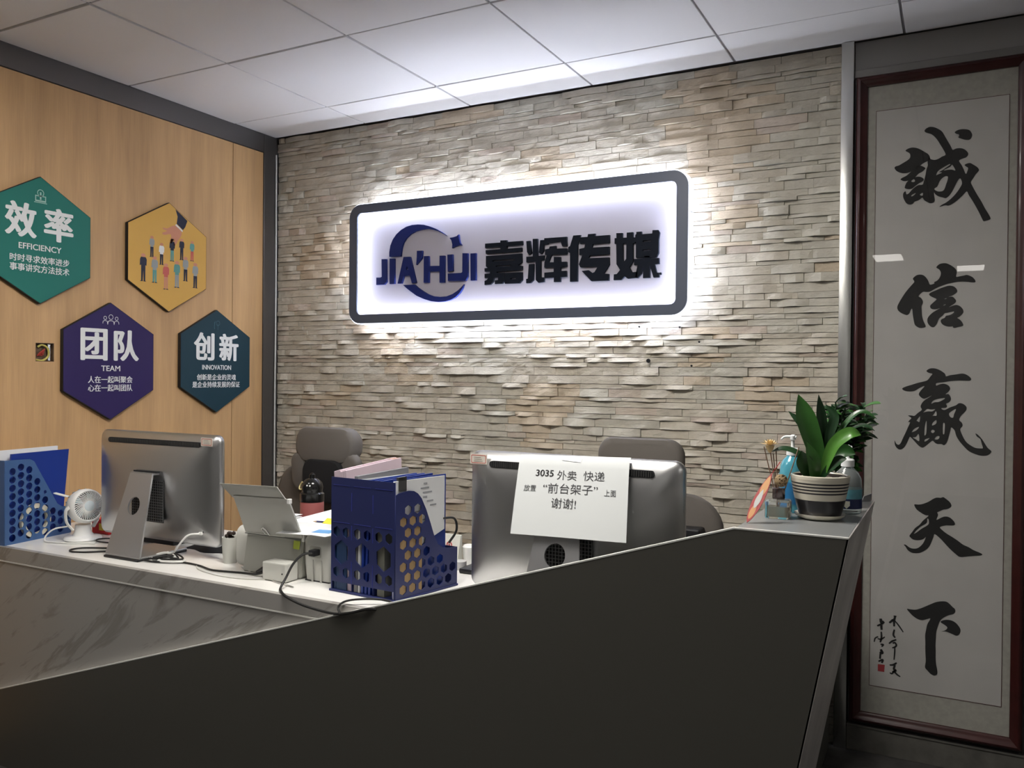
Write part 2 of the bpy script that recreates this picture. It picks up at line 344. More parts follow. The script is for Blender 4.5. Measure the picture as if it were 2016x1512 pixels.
# flat ink and raised letters, x and z in tenths of a millimetre
INK=[[[[(-150,22190),(-70,22240),(50,22260),(190,22240),(300,22190),(360,22090),(380,22010),(350,21910),(280,21860),(160,21880),(50,21930),(-40,21980),(-20,22040),(-30,22090),(-90,22110),(-140,22150)]],[[(-1100,22360),(-1040,22430),(-930,22470),(-800,22440),(-680,22370),(-550,22260),(-460,22090),(-360,21890),(-270,21710),(-210,21580),(-110,21610),(20,21610),(140,21560),(230,21470),(270,21370),(210,21270),(80,21230),(-10,21170),(70,21020),(130,20880),(200,20700),(240,20770),(270,20890),(210,20950),(160,21010),(230,21050),(330,21060),(430,20990),(540,20900),(600,20800),(570,20730),(500,20650),(440,20540),(360,20400),(400,20280),(480,20100),(590,19880),(690,19690),(790,19470),(900,19260),(960,19120),(940,19060),(840,19030),(760,19020),(710,19110),(640,19280),(530,19520),(410,19760),(300,19960),(240,20090),(140,19990),(40,19890),(-80,19780),(-230,19680),(-330,19650),(-410,19670),(-520,19650),(-600,19630),(-520,19700),(-400,19760),(-270,19860),(-150,19980),(-50,20110),(30,20240),(90,20380),(50,20540),(-10,20540),(-90,20390),(-170,20210),(-270,20030),(-390,19920),(-500,19950),(-630,20000),(-730,20080),(-770,20150),(-770,20060),(-750,19910),(-770,19810),(-880,19780),(-980,19830),(-1090,19920),(-1140,20000),(-1260,19920),(-1390,19880),(-1430,19820),(-1520,19790),(-1630,19830),(-1710,19950),(-1760,20100),(-1750,20220),(-1680,20280),(-1650,20170),(-1570,20200),(-1480,20310),(-1380,20400),(-1270,20460),(-1140,20460),(-1100,20580),(-1050,20790),(-1020,21000),(-980,21120),(-990,21230),(-960,21370),(-940,21420),(-900,21340),(-770,21290),(-640,21320),(-540,21380),(-430,21430),(-480,21580),(-590,21790),(-690,21980),(-800,22130),(-910,22220),(-1010,22260),(-1080,22310)],[(-760,20290),(-670,20350),(-610,20510),(-530,20620),(-430,20680),(-350,20660),(-360,20530),(-400,20400),(-440,20260),(-500,20180),(-630,20170),(-740,20230)],[(-710,20740),(-680,20850),(-580,20950),(-450,21020),(-310,21090),(-280,21070),(-410,20980),(-510,20910),(-620,20850),(-530,20820),(-680,20760)],[(-480,20900),(-370,20950),(-260,21010),(-230,21060),(-180,21000),(-120,20850),(-220,20890),(-350,20900),(-430,20890)],[(-1500,20090),(-1460,20140),(-1350,20180),(-1440,20090)],[(-1220,20120),(-1130,20170),(-1130,20080),(-1180,20080)]],[[(-1700,21720),(-1630,21780),(-1500,21810),(-1350,21780),(-1220,21710),(-1090,21610),(-960,21500),(-910,21350),(-980,21280),(-1110,21220),(-1210,21150),(-1360,21060),(-1510,20960),(-1660,20920),(-1820,20940),(-1970,21020),(-2050,21140),(-2010,21200),(-1910,21220),(-1780,21290),(-1620,21380),(-1550,21460),(-1550,21580),(-1610,21650)]],[[(-1850,20720),(-1790,20770),(-1660,20830),(-1530,20940),(-1380,21060),(-1280,21140),(-1170,21120),(-1070,21050),(-1060,21010),(-1150,20920),(-1270,20860),(-1380,20740),(-1490,20690),(-1590,20650),(-1720,20640),(-1810,20680)]],[[(-1710,20430),(-1660,20570),(-1590,20650),(-1490,20690),(-1360,20750),(-1230,20750),(-1110,20670),(-1120,20590),(-1230,20530),(-1360,20440),(-1480,20350),(-1590,20340),(-1690,20380)],[(-1500,20620),(-1420,20680),(-1380,20610),(-1440,20580)]]],[[[(-1410,17150),(-1350,17230),(-1270,17280),(-1160,17290),(-1060,17250),(-970,17150),(-910,17040),(-860,16920),(-720,16960),(-740,17000),(-640,17050),(-570,17140),(-530,17250),(-530,17340),(-580,17440),(-670,17510),(-630,17580),(-540,17640),(-390,17650),(-290,17610),(-170,17530),(-70,17430),(-30,17310),(-50,17160),(60,17170),(180,17190),(270,17210),(390,17160),(470,17100),(540,16990),(520,16940),(440,16940),(330,16960),(160,16980),(0,16980),(-170,16950),(-330,16920),(-530,16850),(-700,16770),(-830,16690),(-900,16670),(-990,16670),(-1090,16670),(-1220,16530),(-1140,16460),(-1080,16340),(-1090,16250),(-1120,16160),(-1110,16000),(-1100,15830),(-1060,15660),(-1010,15550),(-980,15450),(-1040,15410),(-1160,15400),(-1260,15450),(-1330,15530),(-1370,15710),(-1400,15900),(-1420,16090),(-1470,16030),(-1500,15940),(-1570,15870),(-1660,15890),(-1790,15960),(-1880,16060),(-1900,16180),(-1840,16330),(-1760,16480),(-1660,16650),(-1550,16800),(-1430,16950),(-1360,17050)]],[[(-890,16580),(-820,16650),(-680,16710),(-530,16780),(-360,16840),(-250,16860),(-130,16830),(-50,16760),(-10,16660),(-60,16580),(-160,16510),(-280,16470),(-160,16470),(-90,16410),(-40,16320),(-80,16240),(-160,16180),(-260,16110),(-160,16150),(-40,16180),(70,16140),(160,16040),(190,15930),(140,15840),(60,15760),(0,15730),(80,15670),(150,15580),(190,15470),(130,15430),(30,15410),(-70,15380),(-130,15400),(-130,15440),(-250,15430),(-370,15460),(-470,15530),(-510,15630),(-480,15700),(-390,15740),(-350,15810),(-250,15830),(-150,15880),(-100,15950),(-200,15940),(-320,15910),(-390,15900),(-450,15820),(-560,15720),(-620,15560),(-700,15440),(-770,15420),(-850,15470),(-920,15580),(-930,15710),(-870,15830),(-760,15940),(-640,16020),(-540,16080),(-660,16050),(-760,16050),(-830,16090),(-850,16170),(-810,16230),(-710,16330),(-650,16400),(-730,16450),(-830,16510)],[(-410,16400),(-330,16430),(-360,16400)],[(-440,16180),(-360,16220),(-390,16180)]]],[[[(-940,13880),(-850,13960),(-730,13980),(-590,13950),(-450,13870),(-350,13780),(-320,13700),(-190,13740),(0,13770),(160,13800),(290,13770),(410,13680),(450,13610),(410,13550),(240,13550),(40,13550),(-190,13530),(-390,13490),(-550,13470),(-630,13440),(-620,13370),(-530,13410),(-410,13440),(-290,13410),(-210,13340),(-190,13250),(-250,13150),(-330,13070),(-240,13080),(-180,13000),(-160,12890),(-220,12790),(-310,12740),(-280,12670),(-310,12600),(-460,12580),(-360,12520),(-180,12620),(-10,12690),(90,12770),(210,12750),(310,12660),(320,12550),(250,12440),(160,12340),(100,12190),(180,12100),(210,11990),(140,11880),(160,11770),(220,11620),(320,11440),(460,11320),(610,11240),(770,11230),(830,11250),(790,11400),(750,11550),(650,11630),(600,11740),(690,11680),(800,11550),(900,11380),(980,11250),(1080,11160),(1060,11080),(960,11000),(790,10980),(620,11020),(420,11110),(270,11260),(110,11460),(10,11650),(-30,11810),(-140,11920),(-170,11800),(-210,11620),(-260,11420),(-350,11290),(-440,11330),(-560,11320),(-640,11360),(-720,11430),(-840,11320),(-960,11210),(-1050,11170),(-1170,11250),(-1290,11390),(-1420,11530),(-1460,11500),(-1520,11340),(-1620,11150),(-1740,11070),(-1840,11110),(-1920,11230),(-1930,11390),(-1880,11280),(-1800,11240),(-1730,11310),(-1660,11490),(-1580,11680),(-1500,11890),(-1440,12050),(-1500,12060),(-1460,12130),(-1400,12210),(-1510,12290),(-1400,12300),(-1300,12290),(-1200,12390),(-1070,12510),(-1110,12620),(-1060,12760),(-960,12870),(-860,12940),(-760,13020),(-900,12940),(-1020,12900),(-1130,12980),(-1170,13070),(-1110,13190),(-990,13350),(-1150,13280),(-1310,13170),(-1500,13150),(-1640,13180),(-1710,13250),(-1600,13320),(-1400,13390),(-1210,13460),(-990,13520),(-890,13570),(-810,13690),(-750,13780),(-850,13810)],[(-770,12730),(-720,12830),(-580,12900),(-360,12940),(-380,12890),(-540,12800),(-660,12790)],[(-1020,12420),(-900,12540),(-780,12530),(-650,12540),(-740,12460),(-860,12460),(-980,12430)],[(-730,12300),(-670,12390),(-620,12470),(-600,12320),(-690,12310)],[(-1230,12120),(-1120,12280),(-1140,12080),(-1210,12110)],[(-210,12410),(-100,12510),(0,12560),(-60,12380),(-90,12260),(-180,12290)],[(-980,11630),(-970,11900),(-920,12130),(-910,11930),(-920,11680),(-960,11610)],[(-740,11980),(-710,12070),(-610,12160),(-610,12040),(-710,11970)],[(-400,12040),(-340,12030),(-350,11700),(-400,11710)],[(-770,11750),(-720,11820),(-650,11770),(-710,11700)],[(-650,11490),(-590,11590),(-500,11590),(-540,11490)],[(-1380,11710),(-1300,11830),(-1150,11900),(-1230,11780),(-1360,11710)],[(-1350,11520),(-1250,11540),(-1160,11650),(-1140,11400),(-1250,11460)],[(-970,11390),(-950,11470),(-810,11520),(-890,11430)]]],[[[(-1270,9120),(-1240,9150),(-1120,9150),(-980,9190),(-810,9280),(-680,9380),(-560,9440),(-440,9440),(-360,9470),(-290,9430),(-190,9350),(-130,9280),(-100,9190),(-140,9120),(-240,9060),(-360,9030),(-460,8970),(-540,8920),(-510,8830),(-560,8660),(-470,8710),(-350,8780),(-240,8800),(-140,8770),(-40,8680),(10,8590),(-10,8520),(-150,8500),(-270,8490),(-450,8410),(-360,8300),(-230,8200),(-60,8100),(110,7990),(270,7870),(440,7800),(600,7710),(790,7640),(860,7590),(800,7550),(630,7520),(440,7480),(190,7430),(60,7510),(-110,7660),(-260,7820),(-430,8010),(-610,8150),(-650,8040),(-700,7890),(-760,7730),(-860,7590),(-1030,7460),(-1170,7420),(-1320,7420),(-1460,7500),(-1530,7610),(-1590,7680),(-1520,7680),(-1410,7600),(-1290,7570),(-1150,7600),(-1030,7710),(-950,7840),(-890,8020),(-970,7940),(-1100,7890),(-1280,7890),(-1380,7960),(-1410,8020),(-1330,8150),(-1230,8310),(-1090,8440),(-980,8600),(-810,8780),(-910,8790),(-1060,8870),(-1200,8980)],[(-1270,8100),(-1180,8240),(-1060,8370),(-870,8520),(-850,8670),(-810,8650),(-800,8500),(-890,8400),(-1040,8290),(-1180,8160)]]],[[[(-1460,5400),(-1340,5400),(-1180,5410),(-1020,5480),(-870,5570),(-690,5680),(-530,5770),(-350,5820),(-210,5820),(-120,5760),(-30,5670),(50,5600),(60,5500),(0,5420),(-120,5370),(-240,5300),(-350,5200),(-420,5090),(-470,4930),(-520,4720),(-530,4470),(-540,4230),(-530,4030),(-530,3790),(-510,3570),(-470,3360),(-480,3230),(-570,3170),(-680,3210),(-770,3300),(-860,3410),(-840,3620),(-850,3860),(-860,4080),(-860,4300),(-870,4540),(-840,4750),(-800,4960),(-710,5160),(-830,5120),(-970,5070),(-1120,5090),(-1270,5180),(-1400,5310)]],[[(-390,5080),(-330,5150),(-200,5190),(-60,5190),(60,5140),(160,5040),(230,4910),(210,4770),(120,4680),(0,4710),(-150,4760),(-250,4780),(-360,4760),(-270,4800),(-200,4860),(-180,4930),(-260,5000)]]]]
SIGNATURE=[(37,[(-1890,5080),(-1800,5080)]),(43,[(-1840,5070),(-1870,4920),(-1870,4710)]),(43,[(-2030,4820),(-1920,4930),(-1900,4920)]),(27,[(-1850,4920),(-1730,4780),(-1570,4550)]),(37,[(-1860,4600),(-1890,4410),(-1830,4310)]),(34,[(-2030,4070),(-1930,4170),(-1790,4250)]),(34,[(-1910,4100),(-1840,4130),(-1790,4060),(-1820,3990),(-1920,3930)]),(27,[(-1840,3980),(-1840,3780),(-1860,3510)]),(37,[(-2000,3300),(-1880,3330),(-1770,3420)]),(43,[(-1830,3330),(-1860,3180),(-1800,3140),(-1910,3060)]),(31,[(-1990,3030),(-1930,3000),(-1850,3080),(-1750,3000),(-1650,2940)]),(62,[(-2320,4930),(-2280,4790),(-2200,4840)]),(37,[(-2430,4650),(-2330,4710),(-2250,4760)]),(55,[(-2290,4700),(-2280,4530)]),(37,[(-2290,4460),(-2280,4240),(-2320,4070)]),(27,[(-2520,4060),(-2490,4190),(-2390,4270)]),(27,[(-2410,4190),(-2290,4190),(-2170,4290)]),(34,[(-2310,4000),(-2220,4000),(-2270,3920)]),(55,[(-2300,3820),(-2250,3700),(-2340,3690)]),(47,[(-2310,3650),(-2320,3470)]),(39,[(-2370,3370),(-2230,3450),(-2260,3330)])]
SEAL=[[[(-2390,3270),(-2160,3280),(-2180,3020),(-2390,3020)]]]
CRESCENT=[[[(-23760,19170),(-23760,19390),(-23700,19690),(-23570,19960),(-23370,20190),(-23100,20380),(-22800,20510),(-22470,20570),(-22140,20570),(-21820,20530),(-21490,20430),(-21170,20300),(-20850,20130),(-20570,19930),(-20720,20020),(-21010,20160),(-21300,20260),(-21620,20330),(-21940,20320),(-22270,20270),(-22570,20150),(-22800,19980),(-22960,19780),(-23040,19570),(-23080,19350),(-23100,19150)]],[[(-22950,17800),(-22310,17790),(-22110,17640),(-21850,17480),(-21560,17320),(-21240,17210),(-20890,17170),(-20540,17180),(-20230,17270),(-19950,17420),(-19760,17570),(-19630,17690),(-19700,17510),(-19850,17310),(-20070,17130),(-20350,17010),(-20660,16950),(-21010,16940),(-21400,16990),(-21780,17100),(-22180,17260),(-22510,17470),(-22770,17650)]]]
STAR=[[[(-20410,19830),(-20220,19840),(-20030,19880),(-19930,19950),(-19910,19760),(-19860,19570),(-19770,19460),(-19940,19460),(-20120,19420),(-20270,19350),(-20260,19520),(-20310,19700)]]]
LATIN=[[[[(-24210,19080),(-23940,19070),(-23920,18190),(-23910,17990),(-24040,17870),(-24510,17870),(-24510,18220),(-24270,18210),(-24190,18240)]]],[[[(-23740,19080),(-23460,19070),(-23450,17880),(-23730,17880)]]],[[[(-22940,19110),(-22570,19100),(-22220,17880),(-22450,17860),(-22580,18230),(-22910,18230),(-23040,17880),(-23270,17880)],[(-22740,18700),(-22670,18500),(-22810,18500)]]],[[[(-22190,19350),(-21890,19340),(-21910,19000),(-22220,18700),(-22190,19080)]]],[[[(-21800,19080),(-21530,19070),(-21510,18610),(-20940,18590),(-20940,19050),(-20670,19040),(-20670,17820),(-20930,17820),(-20940,18340),(-21510,18360),(-21520,17850),(-21800,17860)]]],[[[(-20520,19070),(-20240,19070),(-20220,18320),(-20490,18300)]],[[(-19720,19090),(-19440,19070),(-19430,18030),(-19550,17850),(-20480,17880),(-20490,18210),(-19770,18210),(-19720,18250)]]],[[[(-19300,19050),(-19020,19050),(-19010,17840),(-19280,17840)]]]]
HAN=[[[[(-18550,19440),(-17780,19440),(-17780,19530),(-17450,19520),(-17450,19440),(-16690,19440),(-16680,19270),(-17450,19270),(-17450,19150),(-16720,19160),(-16720,18990),(-18510,18990),(-18520,19150),(-17770,19150),(-17780,19250),(-18550,19250)]],[[(-18500,18890),(-16720,18900),(-16710,18510),(-16890,18400),(-16690,18360),(-16690,18190),(-17950,18160),(-17950,18110),(-17560,18100),(-17570,17750),(-17670,17630),(-18040,17630),(-18040,17790),(-17880,17800),(-17880,17920),(-18090,17910),(-18130,17730),(-18270,17620),(-18560,17610),(-18560,17790),(-18440,17830),(-18370,17920),(-18560,17920),(-18560,18100),(-18290,18110),(-18280,18200),(-18560,18200),(-18570,18350),(-18400,18360),(-18500,18430)],[(-18190,18630),(-18140,18680),(-17060,18680),(-17100,18620)],[(-18020,18390),(-17980,18430),(-17210,18430),(-17280,18370)]],[[(-17540,18090),(-16690,18090),(-16680,17750),(-16820,17610),(-17540,17620)],[(-17260,17860),(-16980,17870),(-16990,17800),(-17260,17800)]]],[[[(-16500,19410),(-16320,19420),(-16240,18880),(-16360,18810),(-16460,18940)]],[[(-15830,19410),(-15650,19410),(-15670,18930),(-15780,18810),(-15890,18880)]],[[(-16190,19490),(-15960,19480),(-15950,18740),(-15640,18750),(-15640,18570),(-15800,18540),(-15790,17820),(-15630,17810),(-15630,17620),(-15900,17590),(-16030,17720),(-16050,18520),(-16490,18500),(-16490,18740),(-16180,18740)]],[[(-16370,18410),(-16130,18420),(-16140,17720),(-16280,17600),(-16490,17600),(-16490,17780),(-16410,17790)]],[[(-15640,19480),(-14590,19470),(-14580,19090),(-14800,19090),(-14870,19290),(-15450,19270),(-15470,19220),(-15640,19220)]],[[(-15380,19110),(-15080,19120),(-15080,19000),(-14580,18990),(-14580,18740),(-15270,18760),(-15340,18650),(-15420,18440),(-15180,18430),(-15180,18660),(-14870,18640),(-14860,18430),(-14580,18420),(-14570,18220),(-14860,18200),(-14860,18040),(-14590,18040),(-14580,17790),(-14860,17780),(-14860,17580),(-15170,17590),(-15170,17780),(-15620,17780),(-15620,18010),(-15180,18020),(-15180,18220),(-15570,18210),(-15630,18230),(-15620,18450),(-15510,18760),(-15600,18770),(-15600,19000),(-15410,19020)]]],[[[(-14290,19500),(-13960,19500),(-14090,19080),(-14080,17570),(-14420,17570),(-14430,18770),(-14520,18820),(-14510,19030),(-14430,19070)]],[[(-13620,19510),(-13300,19510),(-13320,19410),(-12670,19410),(-12670,19100),(-13400,19090),(-13440,18940),(-12670,18930),(-12670,18630),(-13540,18620),(-13590,18510),(-12670,18490),(-12660,18190),(-12920,17840),(-12680,17810),(-12680,17540),(-13450,17550),(-13890,17990),(-13580,18010),(-13410,17880),(-13310,17920),(-13170,18140),(-13960,18160),(-14020,18280),(-13860,18680),(-14010,18670),(-14010,18920),(-13780,18950),(-13740,19140),(-13990,19140),(-13980,19400),(-13640,19400)]]],[[[(-12370,19460),(-12100,19450),(-12100,19250),(-11920,19250),(-11920,19450),(-11650,19450),(-11650,19240),(-11560,19230),(-11560,19010),(-11650,19000),(-11640,18260),(-11800,18030),(-11670,17830),(-11430,17840),(-11470,17600),(-11860,17580),(-11990,17680),(-12140,17540),(-12470,17550),(-12460,17780),(-12330,17790),(-12190,17950),(-12350,18190),(-12370,19030),(-12440,19030),(-12440,19260),(-12360,19260)],[(-12080,19020),(-11930,19030),(-11930,18390),(-12040,18250),(-12070,18400)]],[[(-11510,19450),(-11290,19450),(-11280,19340),(-10840,19340),(-10830,19470),(-10590,19460),(-10530,19350),(-10570,19090),(-10570,18540),(-10660,18370),(-11520,18410),(-11520,19040),(-11560,19060),(-11550,19340),(-11510,19360)],[(-11230,19080),(-10900,19090),(-10900,19020),(-11230,19020)],[(-11230,18720),(-10900,18720),(-10900,18660),(-11230,18650)]],[[(-11600,18360),(-11160,18350),(-11170,18460),(-10930,18450),(-10930,18350),(-10550,18340),(-10540,18110),(-10730,18100),(-10630,17760),(-10550,17760),(-10540,17570),(-10770,17570),(-10930,18070),(-10920,17570),(-11210,17570),(-11210,18090),(-11270,17760),(-11430,17580),(-11550,17600),(-11440,18120),(-11590,18120)]],[[(-10520,17760),(-10460,17760),(-10460,17680),(-10520,17680)]]]]

# ------------------------------------------------------------------ room shell
YW, XL, HC = 3.31, -3.16, 2.589
XR, YB = 3.2, -4.6
bm = B(); box(bm, (XL-0.2, YB-0.2, -0.1), (XR+0.2, YW+0.3, 0)); tag(obj('floor', bm, M_floor), 'dark speckled floor', kind='structure')
bm = B(); box(bm, (XR, YB, 0), (XR+0.1, YW+0.3, HC)); tag(obj('wall_right', bm, M_plain), 'plain wall', kind='structure')
bm = B(); box(bm, (XL-0.1, YB-0.1, 0), (XR+0.1, YB, HC)); tag(obj('wall_front', bm, M_plain), 'plain wall', kind='structure')

# ceiling: slab with lay-in tiles
ceil = thing('ceiling', 'suspended ceiling of square white tiles', None, (0, 0, HC), kind='structure')
X0, Y0 = -3.178, 3.022
bm = B(); box(bm, (XL-0.1, YB-0.1, HC+0.008), (XR+0.1, YW+0.3, HC+0.06)); obj('ceiling_grid', bm, M_grid, ceil)
lampcells = {(round((x-X0)/0.6-0.5), round((Y0-y)/0.6-0.5)) for x, y, s in LAMPS}
rnd = random.Random(4)
def tile(x0, x1, y0, y1, dz=0.0, tx=0.0, ty=0.0):
    g = 0.0045; bm = B(); box(bm, (x0+g, y0+g, HC+dz), (x1-g, y1-g, HC+0.012), 0.0012, 1)
    for v in bm.verts:
        v.co.z += tx*(v.co.x-(x0+x1)/2)+ty*(v.co.y-(y0+y1)/2)
    obj('ceiling_tile', bm, M_tile, ceil)
for k in range(0, 8):
    xa = max(X0+0.6*k, XL); xb = X0+0.6*(k+1)
    tile(xa, xb, Y0, YW-0.005, rnd.uniform(0, 0.002))
    for j in range(0, 4):
        if (k, j) in lampcells: continue
        tile(xa, xb, Y0-0.6*(j+1), Y0-0.6*j, rnd.uniform(-0.001, 0.0025), rnd.uniform(-0.003, 0.003), rnd.uniform(-0.003, 0.003))
# the part of the ceiling the photograph does not show is one plain field, with openings at the lamps
ys = Y0-2.4
bm = B()
for k in range(0, 11):
    for j in range(0, 13):
        if (k, j) in lampcells: continue
        if k < 8 and j < 4: continue
        xa = max(X0+0.6*k, XL); xb = min(X0+0.6*(k+1), XR); yb_ = Y0-0.6*j; ya = max(yb_-0.6, YB)
        if xb-xa < 0.05 or yb_-ya < 0.05: continue
        box(bm, (xa+0.0035, ya+0.0035, HC), (xb-0.0035, yb_-0.0035, HC+0.012))
for k in range(8, 11):
    box(bm, (X0+0.6*k+0.0035, Y0, HC), (min(X0+0.6*(k+1), XR)-0.0035, YW-0.005, HC+0.012))
tag(obj('tile_field', bm, M_tile, ceil), kind='stuff')
for i, (x, y, s) in enumerate(LAMPS):
    kx, jy = round((x-X0)/0.6-0.5), round((Y0-y)/0.6-0.5)
    cx, cy = X0+0.6*(kx+0.5), Y0-0.6*(jy+0.5)
    t = thing('ceiling_light', 'square recessed ceiling light panel ' + ('just above the raised end of the counter', 'above the left end of the counter near the wooden wall', 'behind the viewer, nearer one', 'behind the viewer, farther one', 'right of the viewer')[i], 'ceiling light', (cx, cy, HC), 'recessed light panels outside the picture')
    bm = B()
    hx_, hy_, ox = LAMP_HALF[i]
    plate(bm, [rrect(0.296, 0.296, 0.001, 1), [(a_+ox, b_) for a_, b_ in rrect(hx_, hy_, 0.001, 1)]], frame((cx, cy, HC), (1, 0, 0), (0, -1, 0)), 0.004)
    obj('lamp_frame', bm, M_white, t)
    bm = B(); box(bm, (cx+ox-hx_, cy-hy_, HC+0.001), (cx+ox+hx_, cy+hy_, HC+0.006))
    obj('diffuser', bm, mat('diffuser_%d' % i, (0.9, 0.9, 0.9), 0.5, emit=LAMP_COL, estr=s), t)

# left wall: oak boards, metal top trim and corner post
wl = thing('wall_left', 'oak veneer wall with a metal strip along its top', None, (XL, 0, 0), kind='structure')
bm = B()
HY0, HY1, HZ0, HZ1 = 2.014, 2.090, 1.398, 1.471
ZT = 2.494
WY = 1.38
for lo, hi in (((WY, 0.0), (HY0, ZT)), ((HY1, 0.0), (3.0115, ZT)), ((HY0, 0.0), (HY1, HZ0)), ((HY0, HZ1), (HY1, ZT))):
    box(bm, (XL-0.018, lo[0], lo[1]), (XL, hi[0], hi[1]))
bmesh.ops.remove_doubles(bm, verts=bm.verts, dist=0.0001)
obj('wood_panel', bm, M_wood, wl)
bm = B(); box(bm, (XL-0.018, 3.0155, 0), (XL, 3.217, ZT), 0.001, 1); obj('wood_panel', bm, M_wood, wl)
bm = B(); box(bm, (XL-0.08, WY, 0), (XL-0.02, YW+0.3, HC)); obj('wall_core', bm, M_gap, wl)
bm = B(); box(bm, (XL-0.08, YB, 0), (XL, WY-0.004, HC)); obj('painted_wall', bm, mat('grey_paint', (0.36, 0.36, 0.35), 0.8), wl)
bm = B(); box(bm, (XL-0.03, WY, ZT+0.003), (XL+0.004, 3.217, HC), 0.001, 1)
tag(obj('trim_1', bm, M_trim), 'dark grey metal strip between oak wall and ceiling', kind='structure')
bm = B(); box(bm, (XL-0.03, 3.22, 0), (XL+0.004, YW+0.02, HC), 0.001, 1)
tag(obj('trim_2', bm, M_trim), 'dark grey metal corner post between oak wall and stone wall', kind='structure')
bm = B(); tube(bm, [(XL+0.010, 3.30, 0.3), (XL+0.012, 3.297, 1.2), (XL+0.009, 3.303, 1.7), (XL+0.010, 3.30, 2.5)], 0.004, 6)
solo('wall_cable', bm, M_cablew, 'thin pale cable running up the corner beside the stone wall', 'cable')
# open socket hole
t = thing('socket_hole', 'small square hole in the oak wall with loose red and yellow wires', 'socket', (XL, 2.052, HZ0))
bm = B()
box(bm, (XL-0.019, HY0, HZ0), (XL-0.0185, HY1, HZ1))
for a, b_ in (((HY0, HZ0), (HY0+0.002, HZ1)), ((HY1-0.002, HZ0), (HY1, HZ1)), ((HY0+0.002, HZ0), (HY1-0.002, HZ0+0.002)), ((HY0+0.002, HZ1-0.002), (HY1-0.002, HZ1))):
    box(bm, (XL-0.0185, a[0], a[1]), (XL-0.001, b_[0], b_[1]))
obj('back_box', bm, mat('rusty_box', (0.16, 0.10, 0.06), 0.6, var=(60, 0.5)), t)
bm = B(); tube(bm, [(XL-0.012, 2.022, 1.405), (XL-0.006, 2.045, 1.402), (XL-0.004, 2.068, 1.42), (XL-0.004, 2.066, 1.45), (XL-0.008, 2.045, 1.463), (XL-0.012, 2.03, 1.455)], 0.004, 8)
obj('yellow_wire', bm, mat('yellow_wire', (0.55, 0.48, 0.12), 0.5), t)
bm = B()
for a in range(3):
    tube(bm, [(XL-0.014, 2.03+0.008*a, 1.42), (XL-0.006, 2.04+0.006*a, 1.435+0.004*a), (XL-0.010, 2.05+0.003*a, 1.425+0.01*a), (XL-0.014, 2.052, 1.44)], 0.003, 6)
obj('red_wire', bm, mat('red_wire', (0.4, 0.05, 0.04), 0.5), t)
bm = B(); box(bm, (XL-0.016, 2.072, 1.403), (XL-0.012, 2.082, 1.466)); obj('metal_strip', bm, M_steel, t)

# back wall: stacked stone on a core
wb = thing('wall_back', 'wall of stacked split stone strips', None, (0, YW+0.03, 0), kind='structure')
SX0, SX1 = XL+0.006, -0.388
bm = B(); box(bm, (XL-0.02, YW+0.026, 0), (XR, YW+0.1, HC)); obj('wall_core', bm, mat('mortar', (0.20, 0.18, 0.16), 0.9), wb)
rnd = random.Random(11)
def stone_bm(bm, x0, x1, z0, z1, seed, layer):
    r = random.Random(seed)
    nx = 7 if x1-x0 > 0.07 else 4; nz = 3
    base = YW+0.016-r.uniform(0.0, 0.006)
    bulge = r.choice((0.000, 0.002, 0.005, 0.009, 0.014, 0.019, 0.024))
    pk = r.uniform(0.3, 0.7); hw = r.uniform(0.35, 0.6); topb = r.uniform(0, 0.004)
    # tint
    px, pz = (x0+x1)/2, (z0+z1)/2
    w = noise.noise(Vector((px*1.7, pz*2.3, 3.1)))+0.5*noise.noise(Vector((px*4.1, pz*5.3, 9)))
    g = noise.noise(Vector((px*2.9+7, pz*3.7, 1.0)))
    br = r.uniform(0.965, 1.03)
    c = [0.60*br, 0.56*br, 0.48*br]
    if w > 0.30: c = [c[0]*1.02, c[1]*0.94, c[2]*0.86]
    elif g > 0.22: c = [c[0]*0.96, c[1]*0.985, c[2]*1.0]
    elif r.random() < 0.1: c = [c[0]*0.99, c[1]*0.93, c[2]*0.94]
    grid = []
    gp = 0.0007
    for j in range(nz):
        v = j/(nz-1); row = []
        for i in range(nx):
            u = i/(nx-1)
            sh = max(0.0, 1-abs(u-pk)/hw)**0.6
            y = base - bulge*sh*(1-0.5*v) - topb*v + r.uniform(-0.0014, 0.0014)
            zz = z0+(z1-z0)*v
            if j == 0: zz += gp
            if j == nz-1: zz -= gp
            if j == 0: zz += r.uniform(0, 0.0015)
            row.append(bm.verts.new((x0+gp+(x1-x0-2*gp)*u, y, zz)))
        grid.append(row)
    fs = []
    for j in range(nz-1):
        for i in range(nx-1): fs.append(bm.faces.new((grid[j][i], grid[j][i+1], grid[j+1][i+1], grid[j+1][i])))
    rim = grid[0]+[grid[j][-1] for j in range(1, nz)]+grid[-1][-2::-1]+[grid[j][0] for j in range(nz-2, 0, -1)]
    back = [bm.verts.new((v.co.x, YW+0.0262, v.co.z)) for v in rim]
    n = len(rim)
    for i in range(n): fs.append(bm.faces.new((rim[i], back[i], back[(i+1) % n], rim[(i+1) % n])))
    for f in fs:
        for l in f.loops: l[layer] = (*c, 1)
stones = []
z = 0.0; row = 0
while z < HC-0.012:
    h = rnd.choice((0.016, 0.020, 0.025, 0.030, 0.036))
    if z+h > HC-0.002: h = HC-0.002-z
    x = SX0-rnd.uniform(0, 0.12)
    while x < SX1-0.001:
        L = rnd.uniform(0.085, 0.21)
        xe = min(x+L, SX1)
        if SX1-xe < 0.04: xe = SX1
        xs = max(x, SX0)
        if xe-xs > 0.004: stones.append((xs, xe, z, z+h, rnd.random()))
        x = xe
    z += h; row += 1
cmi = cm.inverted()
def px(x, y, z):
    p = cmi @ Vector((x, y, z)); return 1008-1652.4*p.x/p.z, 756+1652.4*p.y/p.z
